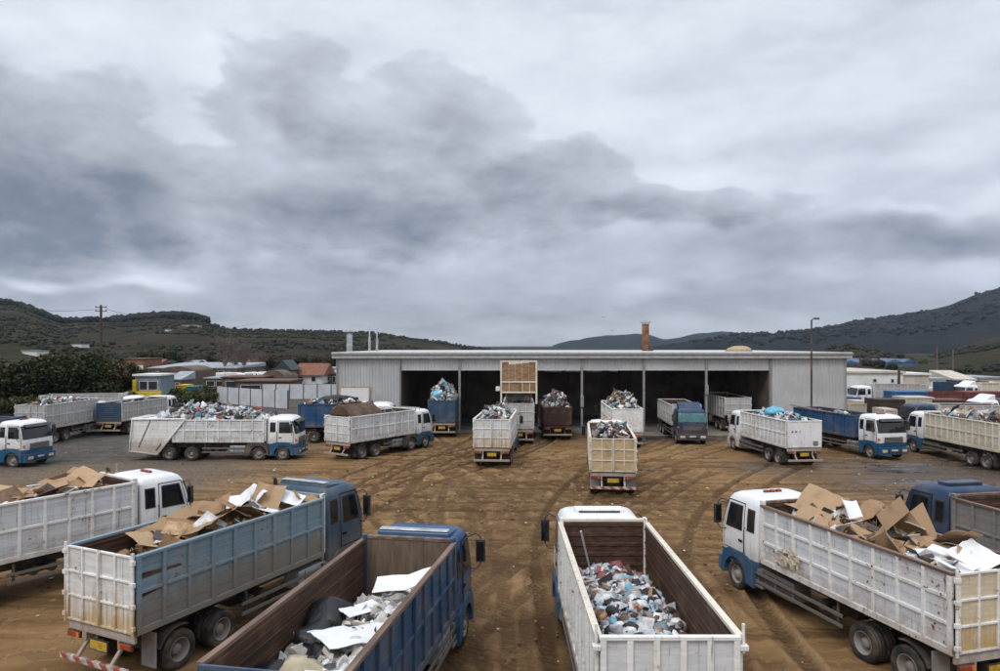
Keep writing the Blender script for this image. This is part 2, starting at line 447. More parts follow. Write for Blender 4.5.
        sw = MB(); flat(sw, [(.80,1.95),(1.73,1.95),(1.53,2.72),(.80,2.72)], .015, 1); flat(sw, [(.84,1.99),(1.68,1.99),(1.50,2.68),(.84,2.68)], .021, 0)
        sw.build('side_window', [M['glass'], M['black']], c)
        if quarter:
            qw = MB(); flat(qw, [(.16,2.02),(.56,2.02),(.56,2.70),(.16,2.70)], .010, 1); flat(qw, [(.2,2.06),(.52,2.06),(.52,2.66),(.2,2.66)], .016, 0)
            qw.build('quarter_window', [M['glass'], M['black']], c)
    for s in (-.48,.48):
        rw = MB(); rw.box(s-.36,s+.36,y0-.028,y0+.02,Z(2.02),Z(2.62),1); rw.box(s-.32,s+.32,y0-.04,y0+.01,Z(2.06),Z(2.58),0)
        rw.build('rear_window', [M['glass'], M['black']], c)
    # mirrors
    for s in mirror_s:
        mi = MB(); x1 = s*1.52; ym = y0+1.78
        mi.tube([(s*1.17,y0+1.62,Z(2.72)),(s*1.38,ym,Z(2.78)),(x1,ym,Z(2.68))], .022, 6)
        mi.tube([(s*1.21,y0+1.7,Z(1.85)),(s*1.4,ym,Z(1.83)),(x1,ym,Z(1.98))], .018, 6)
        mi.tube([(x1,ym,Z(2.68)),(x1,ym,Z(1.98))], .018, 6)
        mi.build('mirror_arm', M['black'], c)
        mh = MB(); mh.box(x1-.13,x1+.13,ym-.05,ym+.06,Z(2.02),Z(2.62),0); mh.box(x1-.105,x1+.105,ym-.056,ym-.03,Z(2.06),Z(2.58),1)
        mh.build('mirror', [M['black'], M['glass']], c, .05, 3)
    if beacon:
        bz = Z(3.06)
        rb = MB(); rb.box(-.36,.36,y0+.78,y0+.94,bz-.02,bz+.03,1)
        for x in (-.24,0,.24): rb.box(x-.09,x+.09,y0+.79,y0+.93,bz+.03,bz+.10,0)
        rb.build('beacon', [M[beacon], M['black']], c, .03, 2)
    if deflector == 'bar':       # long low visor with dark slots along the roof
        d = MB(); z = Z(3.05)
        d.box(-.72,.72,y0+.5,y0+.95,z-.02,z+.14,0)
        d.box(-.62,.62,y0+.485,y0+.55,z+.03,z+.10,1)
        d.build('roof_visor', [paint_m if paint_m is not M['blue_cab'] else M['alu'], M['black']], c, .035, 2)
    elif deflector == 'lip':
        d = MB(); z = Z(2.98); d.prism_x([(y0+.15,z-.05),(y0+1.25,z-.05),(y0+1.15,z+.08),(y0+.2,z+.2)], -1.0, 1.0, 0)
        d.build('roof_visor', [paint_m], c, .04, 2)
        d = MB(); d.box(-.95,.95,y0+.18,y0+.42,z+.205,z+.25,0); d.build('roof_bar', M['alu'], c, .02, 1)
    elif deflector == 'tall':
        d = MB(); z = Z(2.98); d.prism_x([(y0+.2,z-.05),(y0+1.4,z-.05),(y0+.55,z+.55),(y0+.2,z+.6)], -.95, .95, 0)
        d.build('roof_deflector', [paint_m], c, .08, 3)
    elif deflector == 'rack':
        d = MB(); z = Z(3.08)
        for y in (.15,.6): 
            d.tube([(-1.0,y0+y,z-.12),(-1.0,y0+y,z+.12),(1.0,y0+y,z+.12),(1.0,y0+y,z-.12)], .03, 6)
        d.build('roof_rack', M['steel'], c)
    return c

def front_axle(root, y, trim_m, gray=False):
    wheels(root, y, 'front')
    for s in (-1,1):
        g = MB(); n = 14
        th = [math.pi*(-.04+1.08*i/n) for i in range(n+1)]
        inner = [(y+.60*math.cos(t), .5+.60*math.sin(t)) for t in th]
        def prof(t):
            c_, s_ = math.cos(t), math.sin(t); e = 3.6
            k = (abs(c_/(.78 if c_ > 0 else 1.0))**e+abs(s_/.84)**e)**(-1/e); return (y+k*c_, .5+k*s_)
        outer = [prof(t) for t in th]
        for i in range(n):
            q = [inner[i], outer[i], outer[i+1], inner[i+1]]
            lo, hi = (s*.92, s*1.285) if s > 0 else (s*1.285, s*.92)
            g.prism_x(q, lo, hi, 0)
        g.build('mudguard', trim_m, root)
    a = MB(); a.tube([(-.95,y,.5),(.95,y,.5)], .07, 8); a.build('axle', M['chassis'], root)

# ------------------------------------------------------------------ tipper body pieces
def side_panel(parent, s, y0, y1, z0, z1, out_m, in_m, post=.78, rails=1, style='plank', top_m=None, pan_m=None):
    X = 1.21*s
    m = MB(); h = z1-z0
    def bx(xa, xb, *a): m.box(X+s*xa, X+s*xb, *a)
    k = 6 if style == 'plank' else 1
    for i in range(k):
        a, b = z0+h*i/k, z0+h*(i+1)/k
        bx(0, .012+(.007 if i % 2 else 0), y0, y1, a, b-.004, 3)
    bx(-.035, -.003, y0+.03, y1-.03, z0, z1-.02, 1)
    for i in range(5):                                      # ribs pressed into the inner sheet
        zz = z0 + h*(i+.5)/5; bx(-.052, -.034, y0+.05, y1-.05, zz-.03, zz+.03, 1)
    nposts = max(2, round((y1-y0)/post))
    for i in range(nposts+1):
        y = y0+(y1-y0)*i/nposts; w = .045 if 0 < i < nposts else .06
        yy = min(max(y, y0+w), y1-w)
        bx(.0, .075, yy-w, yy+w, z0-.08, z1-.035, 0)
    for i in range(rails):
        zz = z0+h*(i+1)/(rails+1); bx(.0, .063, y0, y1, zz-.04, zz+.04, 0)
    bx(-.04, .068, y0, y1, z0-.1, z0+.06, 0)
    bx(-.045, .085, y0-.01, y1+.01, z1-.075, z1, 2)
    sd = random.uniform(0,50)                                # knocked out of true by years of loading
    def bow(p):
        x, y, z = p; a = mnoise.noise(Vector((y*.55+sd, z*.6, sd))); b = mnoise.noise(Vector((y*1.6+sd, z*1.4, 3.1)))
        return (x+s*(.035*a+.014*b), y, z+.018*mnoise.noise(Vector((y*.5+sd,1.7,0))))
    m.v = [bow(p) for p in m.v]
    return m.build('side_panel', [out_m, in_m, top_m or out_m, pan_m or out_m], parent, .009, 1)
def headboard(parent, y, z0, z1, out_m, in_m, ribs='h', top_m=None):
    m = MB(); h = z1-z0
    m.box(-1.25,1.25,y,y+.03,z0,z1,0); m.box(-1.165,1.165,y-.03,y-.003,z0,z1-.05,1)
    if ribs == 'h':
        for i in range(7): zz = z0+h*(i+.5)/7; m.box(-1.15,1.15,y-.055,y-.028,zz-.05,zz+.05,1)
    else:
        for x in (-.4,.4): m.box(x-.012,x+.012,y-.04,y-.028,z0,z1-.06,1)
    for x in (-1.18,1.18): m.box(x-.05,x+.05,y-.1,y+.09,z0,z1+.05,0)
    m.box(-1.23,1.23,y-.05,y+.07,z1-.06,z1+.025,2)
    for x in (-.6,0,.6): m.box(x-.05,x+.05,y+.03,y+.1,z0,z1-.07,0)
    m.build('headboard', [out_m, in_m, top_m or out_m], parent, .009, 1)
def tailgate(parent, style, y, z0, z1, mat, in_m, panel_m):
    h = z1-z0
    def leaf(x0, x1, name, cols, rows, pm):
        m = MB()
        m.box(x0,x1,y-.012,y+.012,z0,z1-.005,1); m.box(x0+.02,x1-.02,y+.0125,y+.03,z0+.02,z1-.03,2)
        b = .055
        for x in [x0+b/2+(x1-x0-b)*i/cols for i in range(cols+1)]: m.box(x-b/2,x+b/2,y-.065,y-.01,z0,z1,0)
        for i in range(rows+1):
            zz = z0+b/2+(h-b)*i/rows; m.box(x0,x1,y-.059,y-.008,zz-b/2,zz+b/2,0)
        return m.build(name, [mat, pm, in_m], parent, .008, 1)
    if style in ('doors','plydoors'):
        pm = panel_m or mat
        leaf(-1.19,-.01,'tailgate_door',2,3 if style == 'doors' else 3,pm); leaf(.01,1.19,'tailgate_door',2,3,pm)
        for s in (-1,1):
            hg = MB()
            hg.tube([(s*1.235,y-.05,z0-.05),(s*1.235,y-.05,z1+.08)], .035, 8)
            for i in range(4): zz = z0+.15+(h-.3)*i/3; hg.box(s*1.17,s*1.3,y-.1,y-.02,zz-.05,zz+.05)
            hg.build('hinge_post', mat, parent)
        hg = MB(); hg.tube([(.05,y-.1,z0+.05),(.05,y-.1,z1-.05)], .018, 6); hg.build('locking_rod', mat, parent)
    elif style == 'posts':
        m = MB(); m.box(-1.2,1.2,y-.012,y+.012,z0,z1-.01,1); m.box(-1.17,1.17,y+.0125,y+.03,z0,z1-.06,2)
        for i in range(6): x = -1.15+2.3*i/5; m.box(x-.055,x+.055,y-.075,y-.01,z0,z1-.02,0)
        m.box(-1.22,1.22,y-.08,y+.03,z1-.07,z1,0); m.box(-1.2,1.2,y-.07,y-.008,z0-.02,z0+.1,0)
        for s in (-1,1): m.box(s*1.2,s*1.34,y-.1,y+.05,z1-.24,z1-.15,0)
        m.build('tailgate', [mat, panel_m or mat, in_m], parent, .01, 1)
        for s in (-1,1):
            p = MB(); p.tube([(s*1.27,y-.02,z1-.3),(s*1.27,y-.02,z1+.2)], .03, 6); p.build('hinge_post', mat, parent)
    else:  # slatted / sheet
        m = MB(); m.box(-1.2,1.2,y-.012,y+.012,z0,z1-.01,0); m.box(-1.17,1.17,y+.0125,y+.03,z0,z1-.06,2)
        k = 10 if style == 'slats' else 2
        for i in range(k): zz = z0+.04+(h-.08)*i/(k-1); m.box(-1.2,1.2,y-.05,y-.01,zz-.045,zz+.045,0)
        for x in (-1.14,-.4,.4,1.14) if style != 'slats' else (-1.14,1.14): m.box(x-.05,x+.05,y-.056,y-.008,z0,z1,0)
        if style == 'sheet':
            for x in (-.85,-.6,-.35): m.box(x-.07,x+.07,y-.022,y-.011,z0+h*.55,z0+h*.62,1)
            m.box(.62,.98,y-.024,y-.011,z0+.1,z0+.42,1)
        m.build('tailgate', [mat, panel_m or mat, in_m], parent, .008, 1)

GROUP = 'tipper trucks in the rubbish yard'
def truck(label, pos, head, L=7.0, top=3.25, body='white', inner='rust', cabm='white_clean', trim='blue_trim', side=None, gate='doors', gate_m=None, panel_m=None,
          cab_h=3.1, beacon=None, deflector=None, rear=(1.3,2.68), front=(1.15,), rails=1, ribs='h', post=.78, style='plank', top_m=None, z0=1.42,
          gap=.22, screen=None, visor=False, has_cab=True, hazard=False, stack=False, body_y0=0, quarter=True, name='tipper_truck', cat='tipper truck', bumper=True, mirror_s=(-1,1), band=True):
    root = empty(name, (pos[0], pos[1], 0), -R(head), label, cat, GROUP)
    bm_, im, tm = M[body], M[inner], M[trim]
    # chassis
    yc = L+gap
    m = MB(); yend = yc+1.9 if has_cab else L
    for x in (-.43,.43): m.box(x-.05,x+.05,.25,yend,.86,1.12,0)
    for i in range(int(yend/1.1)): m.box(-.4,.4,.5+i*1.1,.62+i*1.1,.9,1.08,0)
    m.build('chassis', M['chassis'], root, .012, 1)
    ys = [a for a in rear]
    for y in ys:
        wheels(root, y, 'rear')
        a = MB(); a.tube([(-1,y,.5),(1,y,.5)], .09, 10); a.tube([(-.25,y,.5),(0,y,.5),(.25,y,.5)], .24, 10)
        a.build('axle', M['chassis'], root)
    # body
    m = MB(); y0 = body_y0
    m.box(-1.19,1.19,y0+.02,L-.02,z0-.05,z0+.0,1)
    for x in (-.45,.45): m.box(x-.07,x+.07,y0+.1,L-.1,1.125,z0-.12,0)
    for i in range(int((L-y0)/.55)): y = y0+.2+i*.55; m.box(-1.2,1.2,y-.05,y+.05,z0-.14,z0-.052,0)
    bd = m.build('tipper_body', [M['chassis'], im], root)
    sm = M[side] if side else bm_
    for s in (-1,1): side_panel(bd, s, y0+.04, L-.02, z0, top, sm, im, post, rails, style, M[top_m] if top_m else None, M.get((side or body)+'_panel'))
    headboard(bd, L, z0-.02, top+.06, bm_, M['rust_mid'] if ribs == 'v' else im, ribs, M[top_m] if top_m else None)
    if gate: tailgate(bd, gate, y0, z0-.04, top, M[gate_m] if gate_m else bm_, im, M[panel_m] if panel_m else M.get((gate_m or body)+'_panel') if gate in ('doors','posts') else None)
    # underside fittings between the axles
    if has_cab:
        yf = yc+front[0]; ya, yb = ys[-1]+.75, yf-.85-(0 if len(front) == 1 else 1.35)
        t = MB(); t.box(.5,1.12,yb-1.6,yb-.2,.5,1.08,0)
        for y in (yb-1.3,yb-.5): t.box(.54,1.13,y-.03,y+.03,.54,1.06,1)
        t.build('fuel_tank', [M['alu'], M['chassis']], root, .06, 2)
        t = MB(); t.box(-1.12,-.5,yb-1.9,yb-.15,.48,1.08,0); t.box(-1.135,-1.11,yb-1.0,yb-.3,.58,.98,1); t.box(-1.135,-1.11,yb-1.8,yb-1.1,.58,.98,1)
        t.build('tool_box', [M['guard'], M['chassis']], root, .03, 1)
        for s in (-1,1):
            g = MB()
            for z in (.62,.9): g.box(s*1.16,s*1.2,ya,yb,z-.05,z+.05,0)
            for y in (ya+.2,yb-.25): g.box(s*1.11,s*1.158,y-.04,y+.04,.57,1.25,1)
            g.build('side_guard', [M['guard'], M['chassis']], root, .008, 1)
            st = MB(); st.box(s*.8,s*1.2,yf-.84-.5,yf-.86,.92,1.05,0); st.box(s*.8,s*1.22,yf-.84-.55,yf-.84,.45,.53,0)
            st.build('step', M['guard'], root, .015, 1)
        # front
        front_axle(root, yf, tm)
        for k in front[1:]: front_axle(root, yf-1.7, M['chassis'] if k else tm)
        cab(root, yc, cab_h, M[cabm], tm, beacon, deflector, quarter, mirror_s, band, screen, visor)
        sp = MB(); ysp = (ya+yb)/2-1.0
        sp.box(-.35,.35,ysp-.6,ysp+.5,.55,.85,0); sp.tube([(-.9,ysp-.4,.78),(.9,ysp-.4,.78)], .16, 12); sp.tube([(-.9,ysp+.15,.78),(.9,ysp+.15,.78)], .16, 12)
        sp.build('air_tank', M['chassis'], root)
        ge = MB(); ge.box(-.4,.4,yc-.25,yc+1.2,.55,.84,0); ge.build('gearbox', M['chassis'], root, .05, 1)
        if stack:
            e = MB(); e.tube([(-.95,yc-.1,1.0),(-.95,yc-.1,cab_h+.12),(-.95,yc-.18,cab_h+.22)], .07, 10)
            e.build('exhaust_stack', M['black'], root)
            e = MB(); e.box(.5,1.1,yc-.16,yc-.02,1.1,cab_h-.25,0)
            for i in range(6): e.box(.52+i*.1,.56+i*.1,yc-.2,yc-.15,1.15,cab_h-.3,0)
            e.build('air_intake', M['steel'], root, .015, 1)
    # rear end
    for s in (-1,1):
        mf = MB(); mf.box(s*.72,s*1.24,ys[0]-.72,ys[0]-.70,.32,1.2,0); mf.build('mud_flap', M['rubber'] if not hazard else M['steel'], root)
        fd = MB(); n = 8
        for i in range(n):
            a0, a1 = math.pi*(.12+.5*i/n), math.pi*(.12+.5*(i+1)/n)
            pts = [(ys[0]-.62*math.cos(a)*1, .5+.62*math.sin(a)) for a in (a0,a1)]; pts2 = [(ys[0]-.655*math.cos(a), .5+.655*math.sin(a)) for a in (a0,a1)]
            fd.prism_x([pts[0], pts[1], pts2[1], pts2[0]], s*.78, s*1.23, 0)
        fd.build('mudguard', M['chassis'], root)
    if bumper:
        b = MB(); b.box(-1.2,1.2,.02,.1,1.12,1.32,0); b.box(-1.22,1.22,-.22,-.12,.46,.6,1)
        for x in (-.62,.62): b.prism_x([(-.2,.58),(-.12,.58),(.3,1.0),(.18,1.02)], x-.05, x+.05, 0)
        for x in (-.62,.62): b.box(x-.045,x+.045,.03,.3,.9,1.12,0)
        rb = b.build('rear_bumper', [M['grey_white'] if body != 'brown' else M['brown'], M['hazard'] if hazard else M['grey_white']], root, .012, 1)
        for s in (-1,1):
            t = MB(); t.box(s*.72,s*1.16,-.06,.0,.98,1.11,0); t.box(s*.70,s*1.18,-.03,.02,.96,1.13,1); t.box(s*.72,s*.82,-.065,-.05,.985,1.105,2)
            t.build('tail_light', [M['lamp_red'], M['black'], M['lamp_amber']], rb, .01, 1)
        p = MB(); p.box(-.3,.3,-.05,-.035,.80,1.02,0); p.box(-.34,.34,-.034,.0,.77,1.05,1)
        p.build('number_plate', [M['plate'], M['black']], rb)
    return root
def local(root, p):
    a = root.rotation_euler[2]; c, s_ = math.cos(a), math.sin(a)
    return Vector((root.location.x+p[0]*c-p[1]*s_, root.location.y+p[0]*s_+p[1]*c, p[2]))

# ------------------------------------------------------------------ rubbish
_ico = None
def ico(sub=1):
    global _ico
    if _ico is None:
        _ico = {}
        for k in (1,2):
            bm = bmesh.new(); bmesh.ops.create_icosphere(bm, subdivisions=k, radius=1)
            _ico[k] = ([v.co.copy() for v in bm.verts], [tuple(v.index for v in f.verts) for f in bm.faces]); bm.free()
    return _ico[sub]
def rot(rnd): return Matrix.Rotation(rnd.uniform(0,6.3),4,'Z') @ Matrix.Rotation(rnd.uniform(-1.2,1.2),4,'X') @ Matrix.Rotation(rnd.uniform(-1.2,1.2),4,'Y')
PAL = {
 'mixed': [(.66,.65,.64)]*4+[(.52,.51,.50)]*3+[(.36,.34,.32)]*3+[(.74,.73,.71)]*2+[(.05,.045,.045)]*4+[(.12,.085,.07)]*4+[(.30,.20,.13)]*3+[(.30,.07,.06),(.26,.42,.50),(.09,.15,.22),(.45,.33,.2)],
 'bags': [(.58,.58,.59)]*4+[(.42,.43,.45)]*4+[(.72,.72,.72)]*4+[(.03,.027,.03)]*5+[(.13,.075,.06)]*3+[(.26,.19,.16)]*2+[(.42,.48,.52)]*2+[(.20,.46,.60),(.28,.08,.08),(.40,.24,.11),(.20,.27,.30)],
 'white': [(.70,.69,.68)]*5+[(.60,.58,.55)]*4+[(.48,.45,.42)]*4+[(.42,.36,.28)]*2+[(.10,.10,.105)]*2+[(.03,.03,.033)]*2,
 'blue': [(.64,.65,.66)]*5+[(.50,.53,.55)]*3+[(.30,.42,.47)]*1+[(.16,.34,.46)]*1+[(.45,.45,.44)]*3+[(.06,.055,.055)]*3+[(.32,.24,.17)]*2+[(.30,.08,.07)],
 'dark': [(.05,.045,.042)]*4+[(.10,.08,.07)]*3+[(.30,.29,.28)]*2+[(.5,.48,.46)],
 'cardbits': [(.30,.18,.09)]*4+[(.40,.26,.14)]*3+[(.22,.13,.07)]*2+[(.65,.65,.64)]*2+[(.09,.07,.06)]*3,
}
def rubbish(root, label, fn, y0, y1, n, size, pal, seed, hw=1.1, flat=.35, thick=.5, cat='rubbish', sub=1, smooth=False):
    L_ = y1+.12
    """one heap nobody could count; fn(u, v) gives the height of its surface, u across -1..1, v along 0..1"""
    rnd = random.Random(seed); P = PAL[pal]; m = MB()
    nu, nv = 14, max(10, int((y1-y0)*3.2)); vs = []
    for j in range(nv+1):
        for i in range(nu+1):
            u, v = -1+2*i/nu, j/nv
            edge = (i in (0,nu) or j in (0,nv))
            vs.append((u*hw, y0+v*(y1-y0), fn(u,v) - (.12 if not edge else .25) + rnd.uniform(-.07,.07)))
    fs = [(j*(nu+1)+i, j*(nu+1)+i+1, (j+1)*(nu+1)+i+1, (j+1)*(nu+1)+i) for j in range(nv) for i in range(nu)]
    for f in fs: m.add([vs[k] for k in f], [(0,1,2,3)], 0, tuple(c*.6 for c in rnd.choice(P)))
    for _ in range(n):
        u, v = rnd.uniform(-1,1), rnd.uniform(0,1)
        s = size*(.42+1.35*rnd.random()**2.6); c = rnd.choice(P); k = rnd.uniform(.7,1.15); c = tuple(min(.8,x*k) for x in c)
        z = fn(u,v) + rnd.uniform(-.08,.12)*size*3
        x = max(-hw+s*.4, min(hw-s*.4, u*hw))
        mx = Matrix.Translation((x, y0+v*(y1-y0), z)) @ rot(rnd)
        if rnd.random() < flat:
            w, h = s*rnd.uniform(.7,1.5), s*rnd.uniform(.5,1.1); b = rnd.uniform(-.4,.4)*s; t = .015
            vv = [(-w,-h,0),(0,-h*rnd.uniform(.8,1.2),b),(w,-h,rnd.uniform(-.3,.3)*s),(-w,h,rnd.uniform(-.3,.3)*s),(0,h,b*1.1),(w,h*rnd.uniform(.7,1.2),0)]
            vv += [(a,b_,c_-t) for a,b_,c_ in vv]
            m.add(vv, [(0,1,4,3),(1,2,5,4),(9,10,7,6),(10,11,8,7),(0,6,7,1),(1,7,8,2),(2,8,11,5),(5,11,10,4),(4,10,9,3),(3,9,6,0)], 0, c, False, mx)
        else:
            bv, bf = ico(sub); sx, sy, sz = s*rnd.uniform(.6,1.1), s*rnd.uniform(.6,1.1), s*rnd.uniform(.35,.8)*thick*1.6
            sd = rnd.uniform(0,99)
            vv = []
            for p in bv:
                q = 1+.55*mnoise.noise(p*1.7+Vector((sd,0,0)))+.2*rnd.uniform(-1,1)
                vv.append((p.x*sx*q, p.y*sy*q, p.z*sz*q))
            m.add(vv, bf, 0, c, smooth, mx)
    m.v = [(max(-1.135,min(1.135,p[0])) if p[2] < 3.6 else max(-1.25,min(1.25,p[0])), max(.06,min(L_ or 99,p[1])), p[2]) for p in m.v]
    o = m.build('rubbish_heap', M['trash'], None)
    o.location = root.location; o.rotation_euler = root.rotation_euler
    return tag(o, label, cat, 'rubbish heaps in the trucks', 'stuff')
def place(o, root, p, rx=0, ry=0, rz=0, keep=0):
    o.location = local(root, p)
    rm = Matrix.Rotation(rz,3,'Z') @ Matrix.Rotation(ry,3,'Y') @ Matrix.Rotation(rx,3,'X'); P = Vector(p); inv = rm.inverted()
    o.rotation_euler = (Matrix.Rotation(root.rotation_euler[2],3,'Z') @ rm).to_euler()
    if keep:
        for v in o.data.vertices:
            q = rm @ v.co + P
            if q.z < keep+.02:
                q.x = max(-1.13, min(1.13, q.x)); q.y = max(.08, q.y); v.co = inv @ (q-P)
    return o
def sheet(name, w, h, mat, folds=(.5,), angs=(.5,), t=.012, dent=.05, seed=0):
    """a stiff sheet folded along lines across its width, with real thickness"""
    rnd = random.Random(seed); ks = [0]+list(folds)+[1]; pts = [(0,0)]; a = -sum(angs)/2
    for i in range(len(ks)-1):
        d = (ks[i+1]-ks[i])*w
        for q in range(2):
            pts.append((pts[-1][0]+d/2*math.cos(a), pts[-1][1]+d/2*math.sin(a)))
        if i < len(angs): a += angs[i]
    cx, cz = pts[len(pts)//2]; m = MB(); ny = 6; vs = []; curl = rnd.uniform(-.5,.5)*h
    for lay in (0,-t):
        for i, (x, z) in enumerate(pts):
            for j in range(ny+1):
                cut = rnd.uniform(-.03,.03)*h if j in (0,ny) else 0
                vs.append((x-cx, -h/2+h*j/ny+cut, z-cz+lay+(0 if lay else 0)))
    k = (ny+1)*len(pts)
    for i in range(k):
        d = rnd.uniform(-dent,dent)
        cu = curl*max(0,abs(vs[i][1])/(h/2)-.45)**2*(1 if vs[i][0] > 0 else .3)
        for q in (i, i+k): vs[q] = (vs[q][0], vs[q][1], vs[q][2]+d+cu)
    fs = []; q = ny+1
    for i in range(len(pts)-1):
        for j in range(ny):
            a_ = i*q+j; fs.append((a_, a_+q, a_+q+1, a_+1)); fs.append((k+a_+1, k+a_+q+1, k+a_+q, k+a_))
    for i in range(len(pts)-1):
        for j in (0, ny):
            a_ = i*q+j; fs.append((a_, k+a_, k+a_+q, a_+q) if j == 0 else (a_+q, k+a_+q, k+a_, a_))
    for j in range(ny):
        for i in (0, len(pts)-1):
            a_ = i*q+j; fs.append((a_+1, k+a_+1, k+a_, a_) if i == 0 else (a_, k+a_, k+a_+1, a_+1))
    m.add(vs, fs); return m.build(name, mat)
def carton(name, w, d, h, mat, flaps=.5, seed=0):
    rnd = random.Random(seed); m = MB(); t = .012
    m.box(-w/2,w/2,-d/2,d/2,0,t)
    for s in (-1,1):
        m.box(s*w/2-t/2,s*w/2+t/2,-d/2,d/2,t,h); m.box(-w/2+t,w/2-t,s*d/2-t/2,s*d/2+t/2,t,h)
        a = rnd.uniform(-.6,.9); L_ = d*flaps*.9
        m.box(-w/2,w/2,0,L_,-t/2,t/2,0,None,Matrix.Translation((0,s*d/2,h)) @ Matrix.Rotation(0 if s > 0 else math.pi,4,'Z') @ Matrix.Rotation(a,4,'X'))
        a = rnd.uniform(-.6,.9); L_ = w*flaps*.9
        m.box(-d/2+t,d/2-t,0,L_,-t/2,t/2,0,None,Matrix.Translation((s*w/2,0,h)) @ Matrix.Rotation(-s*math.pi/2,4,'Z') @ Matrix.Rotation(a,4,'X'))
    m.box(-.04,.04,-d/2-.008,d/2+.008,h*.02,h*.9,1) if False else m.box(-w/2-.008,w/2+.008,-.035,.035,t,h*.75,1)
    return m.build(name, [mat, M['tape']])
def bag(name, r, mat, seed):
    rnd = random.Random(seed); m = MB()
    bm = bmesh.new(); bmesh.ops.create_icosphere(bm, subdivisions=3, radius=1)
    vs = []
    for v in bm.verts:
        p = v.co; q = 1+.35*mnoise.noise(p*1.6+Vector((seed*3.1,0,0)))+.22*abs(mnoise.noise(p*3.4+Vector((0,seed*2.3,0))))+.13*abs(mnoise.noise(p*7+Vector((0,0,seed*1.3))))
        neck = max(0,p.z-.75)*1.6
        vs.append((p.x*q*r*(1-neck*.8), p.y*q*r*(1-neck*.8), (p.z*q*.68+neck*.5)*r))
    m.add(vs, [tuple(x.index for x in f.verts) for f in bm.faces], 0, None, True); bm.free()
    return m.build(name, mat)
# ------------------------------------------------------------------ camera, light, sky
SUN_AZ, SUN_EL = -150, 50
cam = bpy.data.objects.new('camera', bpy.data.cameras.new('camera')); COL.objects.link(cam)
cam.location = (0,0,CAMZ); cam.rotation_euler = (R(90),0,0)
cam.data.sensor_width = 36; cam.data.lens = 36*F/1000; cam.data.shift_y = 9.5/1000
cam.data.clip_start = .2; cam.data.clip_end = 12000
sc.camera = cam
sun = bpy.data.objects.new('sun', bpy.data.lights.new('sun', 'SUN')); COL.objects.link(sun)
sun.data.energy = 1.0; sun.data.angle = R(24); sun.data.color = (1,.96,.9)
d = Vector((math.sin(R(SUN_AZ))*math.cos(R(SUN_EL)), math.cos(R(SUN_AZ))*math.cos(R(SUN_EL)), math.sin(R(SUN_EL))))
sun.rotation_euler = (-d).to_track_quat('-Z','Y').to_euler(); sun.location = d*60
sc.view_settings.view_transform = 'Standard'; sc.view_settings.look = 'None'; sc.view_settings.gamma = 1
sc.view_settings.exposure = EXPOSURE; sc.view_settings.use_curve_mapping = False

